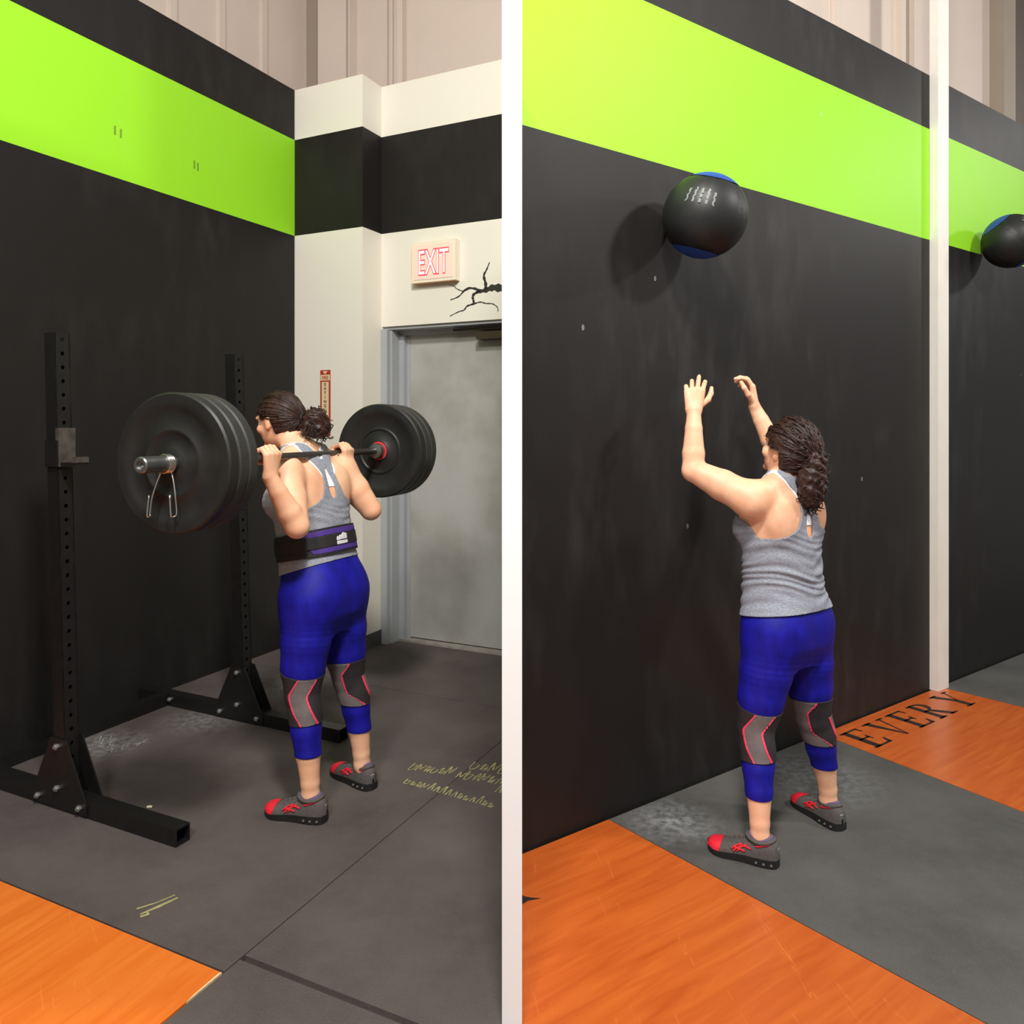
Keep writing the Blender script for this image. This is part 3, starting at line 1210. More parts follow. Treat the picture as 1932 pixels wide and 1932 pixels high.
# ------------------------------------------------------------------ materials of the people
Ms = Mat('skin', rough=0.5, spec=0.4)
_n = Ms.noise(14, 4)
Ms.color(Ms.ramp(_n, [(0.3, srgb(234, 174, 138)), (0.7, srgb(245, 195, 160))]))
Ms.b.inputs['Subsurface Weight'].default_value = 0.12
Ms.b.inputs['Subsurface Radius'].default_value = (0.02, 0.008, 0.004)
Ms.b.inputs['Subsurface Scale'].default_value = 0.5
m_skin = Ms.m
Mh = Mat('brown_hair', rough=0.5, spec=0.4)
_n = Mh.noise(60, 3, Mh.mapped((1, 1, 0.3)))
Mh.color(Mh.ramp(_n, [(0.35, srgb(34, 20, 17)), (0.7, srgb(64, 40, 32))]))
m_hair = Mh.m
Mt = Mat('heather_grey_jersey', rough=0.85, spec=0.2)
_n = Mt.noise(180, 3, Mt.mapped((0.5, 0.5, 2.2)))
Mt.color(Mt.ramp(_n, [(0.35, srgb(126, 130, 140)), (0.65, srgb(156, 160, 170))]))
m_tank = Mt.m
m_bra = simple('white_sports_bra', srgb(240, 238, 240), 0.8)
Mg = Mat('royal_blue_leggings', rough=0.62, spec=0.3)
_n = Mg.noise(30, 4, Mg.mapped((1, 1, 0.4)))
Mg.color(Mg.ramp(_n, [(0.35, srgb(14, 12, 128)), (0.7, srgb(21, 19, 158))]))
m_leg = Mg.m
m_sleeve = simple('black_neoprene', srgb(38, 33, 35), 0.8, var=0.1, scale=60)
m_panel = simple('grey_neoprene', srgb(104, 96, 96), 0.8, var=0.08, scale=60)
m_pink = simple('pink_piping', srgb(236, 66, 100), 0.6)
m_belt = simple('black_nylon', srgb(28, 26, 28), 0.7, var=0.1, scale=60)
m_purple = simple('purple_nylon', srgb(70, 44, 132), 0.7, var=0.06, scale=40)
m_logo = simple('white_print', srgb(210, 210, 216), 0.6)
m_shoe = simple('grey_mesh_shoe', srgb(84, 78, 76), 0.8, var=0.16, scale=120, bump=0.1)
m_sole = simple('black_sole', srgb(26, 25, 26), 0.55)
m_red_shoe = simple('red_shoe_trim', srgb(228, 34, 52), 0.6)
m_sock = simple('purple_grey_sock', srgb(96, 84, 112), 0.85)
m_lace = simple('grey_lace', srgb(92, 88, 84), 0.8)
m_reflect = simple('white_heel_tab', srgb(225, 222, 218), 0.5)
m_eye = simple('eye_white', srgb(232, 228, 222), 0.3)
m_iris = simple('eye_brown', srgb(60, 38, 26), 0.3)


def rot_x(a):
    c, s = math.cos(a), math.sin(a)
    return np.array([[1, 0, 0], [0, c, -s], [0, s, c]])


def hand_prims(W, u, v, p, curls, spread, s=1.0, thumb=None):
    """open hand: wrist W, u along the fingers, v towards the thumb, p palm normal"""
    W, u, v, p = [np.asarray(x, float) for x in (W, u, v, p)]
    u /= np.linalg.norm(u)
    v = v - u * (v @ u)
    v /= np.linalg.norm(v)
    p = p - u * (p @ u) - v * (p @ v)
    p /= np.linalg.norm(p)
    out = []
    L = (0.078, 0.086, 0.080, 0.062)
    for i in range(4):
        off = (0.030 - 0.0205 * i) * s
        kn = W + u * (0.088 - 0.004 * abs(i - 1)) * s + v * off
        out.append(p_cone(W + v * off * 0.55 + u * 0.005, kn, 0.017 * s, 0.0125 * s, 0.012))
        ang = 0.0
        q = kn
        side = (1.5 - i) * spread
        for j, (fr, r0, r1) in enumerate(((0.45, .0102, .0092), (0.31, .0092, .0084), (0.24, .0084, .0070))):
            ang += curls[i][j]
            d = (u * math.cos(side) + v * math.sin(side)) * math.cos(ang) + p * math.sin(ang)
            e = q + d * L[i] * fr * s
            out.append(p_cone(q, e, r0 * s, r1 * s, 0.003))
            q = e
    t = thumb or ((0.62, 0.68, 0.35), (0.85, 0.34, 0.40), (0.95, 0.05, 0.35))
    q = W + u * 0.022 * s + v * 0.020 * s + p * 0.006 * s
    for (cu, cv, cp), ln, r0, r1 in zip(t, (0.048, 0.033, 0.026), (.0145, .0115, .0102), (.0115, .0102, .0080)):
        d = u * cu + v * cv + p * cp
        d /= np.linalg.norm(d)
        e = q + d * ln * s
        out.append(p_cone(q, e, r0 * s, r1 * s, 0.006))
        q = e
    return out


def grip_prims(W, B, ax):
    """fist closed over a bar: wrist W, bar point B, ax = unit along the bar towards the thumb side"""
    W, B, ax = [np.asarray(x, float) for x in (W, B, ax)]
    f = np.array([0, 1.0, 0]) - ax * ax[1]
    f /= np.linalg.norm(f)
    z = np.array([0, 0, 1.0])
    out = []
    for i, (off, sc) in enumerate(((0.031, 1.0), (0.010, 1.06), (-0.011, 1.0), (-0.031, 0.86))):
        kn = B + ax * off + (-f * 0.034 + z * 0.012) * sc
        out.append(p_cone(W + ax * off * 0.35, kn, 0.0165, 0.0135, 0.012))
        chain = [kn, B + ax * off + (-f * 0.012 + z * 0.037) * sc, B + ax * off + (f * 0.022 + z * 0.026) * sc,
                 B + ax * off + (f * 0.028 - z * 0.004) * sc, B + ax * off + (f * 0.016 - z * 0.020) * sc]
        for a, b, r0, r1 in zip(chain[:-1], chain[1:], (.0115, .0105, .0095, .0088), (.0105, .0095, .0088, .0078)):
            out.append(p_cone(a, b, r0, r1, 0.0035))
    ch = [W + ax * 0.018 - f * 0.004 + z * 0.012, B + ax * 0.046 - f * 0.016 - z * 0.028, B + ax * 0.052 + f * 0.012 - z * 0.028,
          B + ax * 0.036 + f * 0.030 - z * 0.016]
    for a, b, r0, r1 in zip(ch[:-1], ch[1:], (.0145, .0125, .0105), (.0125, .0105, .0085)):
        out.append(p_cone(a, b, r0, r1, 0.006))
    return out


def make_shoe(parent, heel, d, inner):
    """running shoe; heel (x,y), d unit direction of the toe, inner = side of the big toe"""
    Lg = 0.268
    heel, d = np.array(heel, float), np.array(d, float)
    d /= np.linalg.norm(d)
    s = np.array([d[1], -d[0]]) * inner                       # towards the big toe
    ts = np.array([0, .03, .10, .22, .34, .46, .58, .70, .80, .88, .95, .985, 1.0])
    w = np.array([.004, .026, .035, .040, .040, .039, .041, .046, .0465, .043, .033, .02, .006])
    hgt = np.array([.050, .086, .098, .096, .088, .078, .066, .056, .052, .049, .043, .034, .022])
    cen = np.array([0, 0, 0, .001, .002, .003, .004, .004, .004, .006, .009, .011, .012])
    lift = np.array([.022, .022, .022, .022, .021, .020, .018, .016, .014, .014, .017, .021, .024])
    tt = np.linspace(0, 1, 34)
    W, Hh, C, LF = [np.interp(tt, ts, x) for x in (w, hgt, cen, lift)]
    K = 17

    def pt(t, th, off=0.0):
        W_, H_, C_, L_ = [np.interp(t, tt, x) for x in (W, Hh, C, LF)]
        c, sn = math.cos(th), math.sin(th)
        xx = (W_ + off) * math.copysign(abs(c) ** 0.8, c) + C_
        zz = L_ + (H_ - L_ + off) * abs(sn) ** 0.75
        p = heel + d * (t * Lg) + s * xx
        return np.array([p[0], p[1], zz])
    V = [pt(t, math.pi * k / (K - 1)) for t in tt for k in range(K)]
    T = []
    for i in range(len(tt) - 1):
        for k in range(K - 1):
            a, b, c, e = i * K + k, i * K + k + 1, (i + 1) * K + k + 1, (i + 1) * K + k
            T += [(a, b, c), (a, c, e)]
    V, T = np.array(V), np.array(T)
    if inner < 0:
        T = T[:, ::-1]
    if True:
        N = normals(V, T)
        ctr = V.mean(0)
        if ((V - ctr) * N).sum() < 0:
            T = T[:, ::-1]
            N = -N
    t_of = np.repeat(tt, K)
    sh = np_obj('shoe', V, T, m_shoe, parent)
    # sole
    ring = [pt(t, 0.0, 0.003)[:2] for t in tt] + [pt(t, math.pi, 0.003)[:2] for t in tt[::-1]]
    topz = list(LF + 0.008) + list((LF + 0.008)[::-1])
    botz = [0.0015 + max(0, (t - 0.72)) ** 2 * 0.22 for t in tt]
    botz = botz + botz[::-1]
    SV, SF = [], []
    n = len(ring)
    for r_, zt, zb in zip(ring, topz, botz):
        SV += [(r_[0], r_[1], zb), (r_[0], r_[1], zt)]
    for i in range(n):
        j = (i + 1) % n
        SF.append((2 * i, 2 * j, 2 * j + 1, 2 * i + 1))
    m = len(tt)
    for i in range(m - 1):
        SF.append((2 * i, 2 * (i + 1), 2 * (n - 2 - i), 2 * (n - 1 - i)))
        SF.append((2 * i + 1, 2 * (n - 1 - i) + 1, 2 * (n - 2 - i) + 1, 2 * (i + 1) + 1))
    new_obj('sole', SV, SF, m_sole, sh)
    for t0 in (0.07, 0.17, 0.27):                             # cushion cells in the heel
        for th in (0.0, math.pi):
            q = pt(t0 + 0.02, th, 0.0045)
            b = bmesh.new()
            bmesh.ops.create_icosphere(b, subdivisions=1, radius=0.006, matrix=Matrix.Translation((q[0], q[1], 0.014)))
            bm_obj('cushion_cell', b, m_lace, sh, True)
    z_of = V[:, 2]
    v2, n2, t2 = clip_mesh(V, N, T, (t_of - 0.80) + (z_of - 0.02) * 0.8)
    np_obj('toe_cap', v2 + n2 * 0.0016, t2, m_red_shoe, sh)
    # side stripes, laces, heel tab
    def line(pts, r, name, mt):
        P = [pt(t, th, 0.0022) for t, th in pts]
        V_, F_ = tube(spline(P, 4), r, 6)
        return new_obj(name, V_, F_, mt, sh, True)
    for sd in (0, 1):
        f_ = (lambda a: a) if sd == 0 else (lambda a: math.pi - a)
        for k, pts in enumerate((((.36, .45), (.46, .62), (.55, .50), (.60, .25)), ((.44, .28), (.52, .42), (.60, .60)),
                                 ((.30, .62), (.20, .70), (.12, .85)), ((.42, .75), (.50, .55), (.55, .25)), ((.48, .80), (.56, .72), (.63, .45)))):
            line([(t, f_(a)) for t, a in pts], 0.0034, 'side_stripe', m_red_shoe)
    for t in (.42, .49, .56, .63):
        line([(t, 1.05), (t + .02, 1.57), (t, 2.09)], 0.0026, 'lace', m_lace)
    line([(.44, 1.3), (.47, 1.0), (.50, .7), (.48, .45)], 0.0022, 'lace', m_lace)
    line([(.44, 1.8), (.47, 2.1), (.51, 2.45), (.49, 2.7)], 0.0022, 'lace', m_lace)
    q = pt(0.02, 1.57, 0.003)
    b = bmesh.new()
    box_bm(b, (0, 0, 0), (0.014, 0.004, 0.016), Matrix.Translation((q[0], q[1], 0.058)) @ Matrix.Rotation(math.atan2(-d[0], d[1]), 4, 'Z'))
    bm_obj('heel_tab', b, m_reflect, sh)
    # collar
    c0 = heel + d * 0.068
    P = []
    for k in range(24):
        a = 2 * math.pi * k / 24
        q = c0 + d * (0.050 * math.cos(a)) + s * (0.033 * math.sin(a))
        P.append((q[0], q[1], 0.084 + 0.012 * math.cos(a) ** 2))
    V_, F_ = tube(P, 0.0075, 8, closed=True)
    new_obj('collar', V_, F_, m_shoe, sh, True)
    P2 = [(p[0] * 0.80 + c0[0] * 0.20, p[1] * 0.80 + c0[1] * 0.20, p[2] + 0.006) for p in P]
    V_, F_ = tube(P2, 0.007, 8, closed=True)
    new_obj('sock', V_, F_, m_sock, sh, True)
    return sh


def sinterp(v, xs, ys):
    xx = np.linspace(xs[0] - .05, xs[-1] + .05, 240)
    k = np.hanning(33)
    k /= k.sum()
    yy = np.convolve(np.pad(np.interp(xx, xs, ys), 16, mode='edge'), k, 'valid')
    return np.interp(v, xx, yy)


def build_person(pose):
    legs, arms = pose['legs'], pose['arms']
    torso = [p_loft(pose['rings'])]
    ry = lambda z: float(np.interp(z, pose['rings_np'][:, 0], pose['rings_np'][:, 2]))
    for s in (-1, 1):
        torso += [p_ell((s * 0.080, ry(.85) - 0.046, .852), (.094, .078, .105), k=.045),
                  p_ell((s * 0.132, ry(.83) + 0.0, .82), (.056, .09, .11), k=.03),
                  p_ell((s * 0.072, ry(1.235) + 0.085, 1.225), (.074, .066, .072), k=.025),
                  p_ell((s * 0.092, ry(1.27) - 0.072, 1.275), (.072, .046, .095), k=.03),
                  p_cone((0, ry(1.43) - 0.0, 1.435), (s * .150, ry(1.37) - 0.016, 1.375), .046, .048, k=.03)]
    hc = np.array(pose['head'])
    Rh = rot_x(pose['head_pitch'])
    H = lambda x, y, z: hc + Rh @ np.array([x, y, z])
    nb = np.array([0, ry(1.42), 1.40])
    neck = [p_cone(nb, hc + Rh @ np.array([0, -.022, -.06]), .062, .054, k=.03)]
    headp = [p_ell(hc, (.074, .094, .110), Rh, k=.02), p_ell(H(0, .028, -.052), (.056, .064, .058), Rh, k=.02),
             p_cone(H(0, .090, .008), H(0, .108, -.022), .008, .012, k=.012), p_ell(H(0, .100, -.026), (.017, .012, .009), Rh, k=.008),
             p_ell(H(0, .083, -.055), (.025, .012, .0085), Rh, k=.006), p_ell(H(0, .083, -.088), (.022, .016, .016), Rh, k=.012),
             p_ell(H(-.045, .062, -.022), (.024, .022, .020), Rh, k=.015), p_ell(H(.045, .062, -.022), (.024, .022, .020), Rh, k=.015),
             p_ell(H(0, .080, .030), (.052, .016, .012), Rh, k=.015)]
    for s in (-1, 1):
        headp += [p_ell(H(s * .078, -.004, -.006), (.008, .018, .030), Rh, k=.006), p_ell(H(s * .076, .004, -.028), (.008, .010, .012), Rh, k=.006)]
    legp = []
    for s, lg in ((-1, legs[0]), (1, legs[1])):
        P = [np.array(q) for q in lg['pts']]
        r = lg['r']
        for i in range(len(P) - 1):
            legp.append(p_cone(P[i], P[i + 1], r[i], r[i + 1], k=.009 if i else .035))
        kn, an = P[3], P[-1]
        legp.append(p_ell(kn + np.array([0, .028, .0]), (.036, .033, .05), k=.02))
        legp.append(p_ell((P[4] + P[5]) / 2 + np.array([s * -.004, -.016, .02]), (.043, .042, .085), k=.02))
        hl, dd = np.array(lg['heel']), np.array(lg['dir']) / np.linalg.norm(lg['dir'])
        legp.append(p_cone((*(hl + dd * .045), .040), (*(hl + dd * .19), .028), .024, .018, k=.02))
        legp.append(p_cone(an, (*(hl + dd * .05), .05), .030, .026, k=.02))
    armp, handp = [], []
    for ar in arms:
        S, E_, W = [np.array(ar[q]) for q in 'SEW']
        u = (E_ - S) / np.linalg.norm(E_ - S)
        armp += [p_ell(S, (.070, .068, .072), k=.035), p_cone(S, S + (E_ - S) * .5, .064, .061, k=.03), p_cone(S + (E_ - S) * .5, E_, .061, .044, k=.008),
                 p_ell(E_, (.041, .041, .041), k=.012)]
        w = (W - E_)
        armp += [p_cone(E_, E_ + w * .28, .042, .0435, k=.010), p_cone(E_ + w * .28, E_ + w * .7, .0435, .0335, k=.006), p_cone(E_ + w * .7, W, .0335, .0265, k=.006)]
        handp.append(ar['hand'])
    allp = torso + neck + headp + legp + armp + handp[0] + handp[1]
    # main surface, with the head and hands resampled on a finer grid and joined at neck and wrists
    V, T = surface(allp, 0.0055)
    V = relax(V, T, 2)
    N = normals(V, T)
    cuts = []
    for ar in arms:
        E_, W = np.array(ar['E']), np.array(ar['W'])
        n = (W - E_) / np.linalg.norm(W - E_)
        cuts.append((W + n * 0.004, n))
    g = np.full(len(V), 1.0)
    done, rest = [], torso + neck + headp
    for c, n in cuts:
        d = (V - c) @ n
        hp = handp[len(done)]
        done.append(1)
        mine = (eval_points(hp, V) < 0.012) & (eval_points(rest, V) > 0.0045) | ((np.linalg.norm(V - c, axis=1) < 0.05) & (d < 0.01))
        g = np.where(mine, np.minimum(g, -d), g)
    bV, bN, bT = clip_mesh(V, N, T, g)
    parts = [(bV, bT)]
    for (c, n), hp in zip(cuts, handp):
        lo = np.min([prim_box(p)[0] for p in hp], 0) - .02
        hi = np.max([prim_box(p)[1] for p in hp], 0) + .02
        hV, hT = surface(armp + hp, 0.0026, (lo, hi))
        hV = relax(hV, hT, 1)
        hN = normals(hV, hT)
        hV, hN, hT = clip_mesh(hV, hN, hT, (hV - c) @ n + 0.004)
        parts.append((hV, hT))
    off, VV, TT = 0, [], []
    for v, t in parts:
        VV.append(v)
        TT.append(t + off)
        off += len(v)
    body = np_obj('person', np.concatenate(VV), np.concatenate(TT), m_skin)

    # fields on the body surface used to cut the clothes
    dA = eval_points(armp + handp[0] + handp[1], bV)
    dT = eval_points(torso, bV)
    dHd = eval_points(headp, bV)
    x, y, z = bV.T
    yc = np.interp(z, pose['rings_np'][:, 0], pose['rings_np'][:, 2])
    no_arm = dA - dT + 0.004
    EU, EW = np.array([0.638, -0.77]), np.array([-0.77, -0.638])

    def cloth(name, gg, off, mat, parent=body, wr=None, solid=None):
        v, n, t = clip_mesh(bV, bN, bT, gg)
        if len(t) == 0:
            return None
        o_ = off if wr is None else (off + wr(v))[:, None]
        return np_obj(name, v + n * o_, t, mat, parent, solid if solid is not None else max(0.0015, off * 0.8))

    # leggings
    leg_c = []
    for lg in legs:
        P = np.array(lg['pts'])[::-1]
        leg_c.append(P)
    side = np.where(x < 0, 0, 1)
    cx = np.where(side == 0, np.interp(z, leg_c[0][:, 2], leg_c[0][:, 0]), np.interp(z, leg_c[1][:, 2], leg_c[1][:, 0]))
    cy = np.where(side == 0, np.interp(z, leg_c[0][:, 2], leg_c[0][:, 1]), np.interp(z, leg_c[1][:, 2], leg_c[1][:, 1]))
    ru = (x - cx) * EU[0] + (y - cy) * EU[1]
    rw = (x - cx) * EW[0] + (y - cy) * EW[1]
    hem = np.where(side == 0, pose['leg_hem'][0], pose['leg_hem'][1])
    low = np.where(z < 1.07, 1.0, -1.0)
    g_leg = np.minimum(np.minimum(z - hem, pose['leg_top'] - z), np.minimum(no_arm + 0.05 * (z < 0.8), low))
    wr_l = lambda v: 0.0004 * np.sin(v[:, 2] * 260 + 30 * v[:, 0]) * np.exp(-((v[:, 2] - 0.70) / 0.06) ** 2)
    cloth('leggings', g_leg, 0.0032, m_leg, wr=wr_l)
    # seam lines of the leggings are part of the cloth; knee sleeves over them
    for sd in (0, 1):
        on = np.where(side == sd, 1.0, -1.0)
        kz = legs[sd]['pts'][3][2]
        tilt = (0.12 if sd == 0 else -0.05) * (y - cy)
        gs = np.minimum(np.minimum(z - (kz - .10) + tilt * .6, (kz + .088) - z + tilt * 1.2), on)
        ks = cloth('knee_sleeve', gs, 0.0068, m_sleeve, solid=0.004)
        if ks:
            ks['label'] = 'black knee sleeve with grey side panel and pink piping'
        zr = z - kz
        if sd == 0:
            l1 = sinterp(zr, [-.10, -.045, .015, .085], [-.012, -.036, -.046, -.014])
            l2 = sinterp(zr, [-.10, -.04, .01, .06, .085], [.046, .026, .014, .040, .056])
            band = np.minimum(ru - l1, l2 - ru)
            pipes = [ru - l1, ru - l2]
        else:
            l1 = sinterp(zr, [-.10, -.07, -.045, .04, .085], [.040, .015, -.020, -.026, .010])
            band = l1 - ru
            pipes = [ru - l1]
        back = rw - 0.004
        gp = np.minimum(np.minimum(gs - 0.001, band), back)
        cloth('sleeve_panel', gp, 0.0078, m_panel, parent=ks, solid=0.001)
        for pp in pipes:
            cloth('piping', np.minimum(np.minimum(gs - 0.001, 0.0032 - np.abs(pp)), back), 0.0092, m_pink, parent=ks, solid=0.002)
        if sd == 1:
            l3 = np.interp(zr, [-.10, .02], [.066, .050])
            cloth('piping', np.minimum(np.minimum(np.minimum(gs - 0.001, 0.003 - np.abs(ru - l3)), 0.02 - zr), rw + 0.04), 0.0092, m_pink, parent=ks, solid=0.002)
            cloth('sleeve_panel', np.minimum(np.minimum(np.minimum(gs - 0.001, ru - l3), 0.02 - zr), rw + 0.05), 0.0078, m_panel, parent=ks, solid=0.001)

    # racerback tank
    back = y < yc
    ax_ = np.abs(x)
    hb = pose['hem'](y)
    wspine = np.interp(z, [1.17, 1.21, 1.245, 1.30, 1.36, 1.45], [.26, .125, .066, .044, .035, .038])
    zarm = np.interp(ax_, [0, .05, .10, .16, .20], [1.22, 1.205, 1.19, 1.185, 1.185])
    g_back = np.maximum(np.minimum(wspine - ax_, 1.395 - z), zarm - z)
    zfront = np.interp(ax_, [0, .05, .085, .12, .2], [1.30, 1.31, 1.36, 1.27, 1.235])
    g_front = zfront - z
    mixw = np.clip((yc + 0.03 - y) / 0.06, 0, 1)
    g_t = g_front * (1 - mixw) + g_back * mixw
    pth = [np.array([0.012, ry(1.33) - .13, 1.335]), np.array([.035, ry(1.39) - .085, 1.40]), np.array([.062, ry(1.42) - .035, 1.435]),
           np.array([.075, ry(1.42) + .03, 1.425]), np.array([.078, ry(1.36) + .075, 1.37]), np.array([.08, ry(1.28) + .12, 1.29])]
    ds = np.full(len(z), 1.0)
    A3 = np.stack([ax_, y, z], 1)
    for a, b in zip(pth[:-1], pth[1:]):
        dd = b - a
        t = np.clip(((A3 - a) @ dd) / (dd @ dd), 0, 1)
        ds = np.minimum(ds, np.linalg.norm(A3 - a - t[:, None] * dd, axis=1))
    ztop = np.where(z > 1.15, 1, 0)
    g_t = np.where(z > 1.18, np.maximum(g_t, 0.026 - ds), g_t)
    hz = pose['hole']
    hole = ((ax_ / np.interp(z - hz, [-.055, -.03, .06], [.028, .024, .010])) ** 2 + ((z - hz) / .062) ** 2 - 1) * 0.03
    g_t = np.where(back, np.minimum(g_t, hole), g_t)
    near_head = np.where(dHd < 0.02, -1.0, 1.0)
    g_t = np.minimum(np.minimum(g_t, z - hb), np.minimum(no_arm, near_head))
    ww = pose['wrinkle']

    def wr_t(v):
        zz, xx, yy = v[:, 2], v[:, 0], v[:, 1]
        e = np.exp(-((zz - ww[1]) / ww[2]) ** 2)
        r = np.sin(zz * 175 + 6 * np.sin(xx * 14 + 1) + 4.2 * np.sin(yy * 13) + 3 * np.sin(zz * 37 + xx * 9))
        r2 = np.sin(zz * 118 - 34 * np.abs(xx) + 2 * np.sin(yy * 17))
        loose = 0.006 * np.clip((1.0 - zz) / 0.1, 0, 1)
        r = np.sign(r) * np.abs(r) ** 0.7
        fold = np.sin(zz * 95 + xx * 60 + 2 * np.sin(yy * 9))
        return ww[0] * (0.5 * r + 0.4 * r2 + 0.25 * fold) * e + loose + ww[0] * 0.5 * e
    cloth('tank_top', g_t, 0.0062, m_tank, wr=wr_t, solid=0.004)
    # sports bra showing under the tank
    gb = np.where(back, np.minimum(np.minimum(.040 - ax_, z - (hz - .015)), 1.40 - z), -1.0)
    gb = np.maximum(gb, np.where(z > 1.30, 0.030 - np.abs(ds - 0.004), -1))
    cloth('sports_bra', np.minimum(np.minimum(gb, no_arm), near_head), 0.0025, m_bra, solid=0.0015)

    if pose.get('belt'):
        u2 = x * EU[0] + (y - yc) * EU[1]
        w2 = x * EW[0] + (y - yc) * EW[1]
        top, bot = 1.105 - .24 * y, 1.000 - .18 * y
        g0 = np.minimum(np.minimum(top - z, z - bot), no_arm + 0.02)
        bl = cloth('lifting_belt', g0, 0.016, m_belt, solid=0.006)
        bl['label'] = 'black and purple weightlifting belt around the waist'
        mid = (top + bot) / 2
        gp = np.minimum(np.minimum(np.abs(z - mid) - 0.024, np.minimum(u2 - (-0.035) + (z - mid) * .4, w2 + 0.02)), g0 - 0.009)
        cloth('purple_panel', gp, 0.0175, m_purple, parent=bl, solid=0.001)
        cloth('centre_strap', np.minimum(0.024 - np.abs(z - mid), g0), 0.0195, m_belt, parent=bl, solid=0.003)
        zr = z - mid
        jag = np.interp(u2, [.070, .074, .078, .083, .088, .093, .098, .103, .110], [.004, .015, .008, .017, .012, .022, .024, .020, .018])
        gl = np.minimum(np.minimum(u2 - .070, .110 - u2), np.minimum(jag - zr, zr + .022))
        gl = np.where(w2 > -0.03, np.minimum(gl, np.abs(zr + .006) - .0022), -1)
        cloth('belt_logo', gl, 0.0205, m_logo, parent=bl, solid=0.001)

    # eyes
    for s in (-1, 1):
        c = H(s * .031, .0745, .006)
        b = bmesh.new()
        bmesh.ops.create_uvsphere(b, u_segments=12, v_segments=8, radius=0.0125, matrix=Matrix.Translation(tuple(c)))
        ey = bm_obj('eye', b, m_eye, body, True)
        c = H(s * .031, .0835, .006)
        b = bmesh.new()
        bmesh.ops.create_uvsphere(b, u_segments=10, v_segments=6, radius=0.005, matrix=Matrix.Translation(tuple(c)))
        bm_obj('iris', b, m_iris, ey, True)

    # hair: cap over the skull, combed strands and the tied tail
    hr = np.array(pose['hair_r'])
    hcc = H(0, -.010, .012)
    knot = np.array(pose['knot'])
    kd = Rh.T @ (knot - hcc)

    def hpost(D, X, Y, Z):
        qx, qy, qz = X - hcc[0], Y - hcc[1], Z - hcc[2]
        lx, ly, lz = [Rh[0, i] * qx + Rh[1, i] * qy + Rh[2, i] * qz for i in range(3)]
        k = kd / np.linalg.norm(kd)
        r_ = np.sqrt(lx ** 2 + ly ** 2 + lz ** 2) + 1e-6
        e1 = np.cross(k, [1, 0, 0.0])
        e1 /= np.linalg.norm(e1)
        e2 = np.cross(k, e1)
        ang = np.arctan2(lx * e1[0] + ly * e1[1] + lz * e1[2], lx * e2[0] + ly * e2[1] + lz * e2[2])
        return D + 0.0016 * np.sin(ang * 46 + 6 * np.sin(r_ * 40)) + 0.002 * np.sin(ang * 13 + 1)
    hV, hT = surface([p_ell(hcc, hr, Rh, k=.01)], 0.005, post=hpost)
    hN = normals(hV, hT)
    l = (hV - hc) @ Rh
    lx, ly, lz = l.T
    fringe = pose['fringe']
    k1 = np.minimum(lz - .040 - 0.25 * np.clip(ly - .05, 0, 1), fringe - ly)
    k2 = np.minimum(.040 - ly, lz - .012)
    k3 = np.minimum(-.022 - ly, lz + .085)
    hV2, hN2, hT2 = clip_mesh(hV, hN, hT, np.maximum(np.maximum(k1, k2), k3))
    hair = np_obj('hair', hV2, hT2, m_hair, body, 0.008)
    rg = np.random.default_rng(pose['seed'])
    parts = []
    # combed strands on the cap
    pool = hV2[rg.integers(0, len(hV2), 230)]
    for q in pool:
        a = Rh.T @ (q - hcc)
        e = kd
        pts = []
        for tt in np.linspace(0, 1, 9):
            m_ = a * (1 - tt) + e * tt
            sc = 1 / np.sqrt(((m_ / hr) ** 2).sum())
            jit = rg.normal(0, pose['frizz'], 3)
            pts.append(hcc + Rh @ (m_ * sc * (1.0 + 0.012 * rg.random()) + jit))
        parts.append(tube(pts, [.0016] + [.0028] * 7 + [.0016], 5))
    V_, F_ = merge(parts)
    new_obj('combed_strands', V_, F_, m_hair, hair, True)
    # tail or bun
    parts = []
    core = [p_ell(c, r, k=.015) for c, r in pose['tail_core']]

    def tpost(D, X, Y, Z):
        return D + 0.004 * np.sin(X * 150 + 3 * np.sin(Z * 60)) * np.sin(Y * 140 + 2) + 0.003 * np.sin(Z * 170 + X * 90)
    cV, cT = surface(core, 0.005, post=tpost)
    tail = np_obj('tied_back_curls', cV, cT, m_hair, hair)
    for _ in range(pose['curls']):
        c, r = pose['tail_core'][rg.integers(0, len(pose['tail_core']))]
        d = rg.normal(0, 1, 3)
        d /= np.linalg.norm(d)
        st = np.array(c) + d * np.array(r) * rg.uniform(0.75, 1.02)
        flow = np.array(pose['flow']) + rg.normal(0, 0.5, 3)
        flow /= np.linalg.norm(flow)
        e1 = np.cross(flow, rg.normal(0, 1, 3))
        e1 /= np.linalg.norm(e1)
        e2 = np.cross(flow, e1)
        ln, rad, turns, ph = rg.uniform(.03, .065), rg.uniform(.004, .009), rg.uniform(1.0, 2.2), rg.uniform(0, 6.28)
        pts = [st + flow * ln * (q - .4) + rad * (e1 * math.cos(ph + q * turns * 6.28) + e2 * math.sin(ph + q * turns * 6.28)) for q in np.linspace(0, 1, 14)]
        parts.append(tube(pts, [.0012] + [.0022] * 12 + [.0010], 5))
    V_, F_ = merge(parts)
    new_obj('curl_strands', V_, F_, m_hair, tail, True)
    P = [knot + 0.019 * np.array([math.cos(a), 0, math.sin(a)]) for a in np.linspace(0, 2 * math.pi, 16, endpoint=False)]
    V_, F_ = tube(P, 0.005, 6, closed=True)
    new_obj('hair_tie', V_, F_, m_belt, hair, True)
    for i, lg in enumerate(legs):
        make_shoe(body, lg['heel'], lg['dir'], 1 if i == 0 else -1)
    return body


LEGR = [.105, .095, .084, .060, .056, .055, .047, .0355, .033]


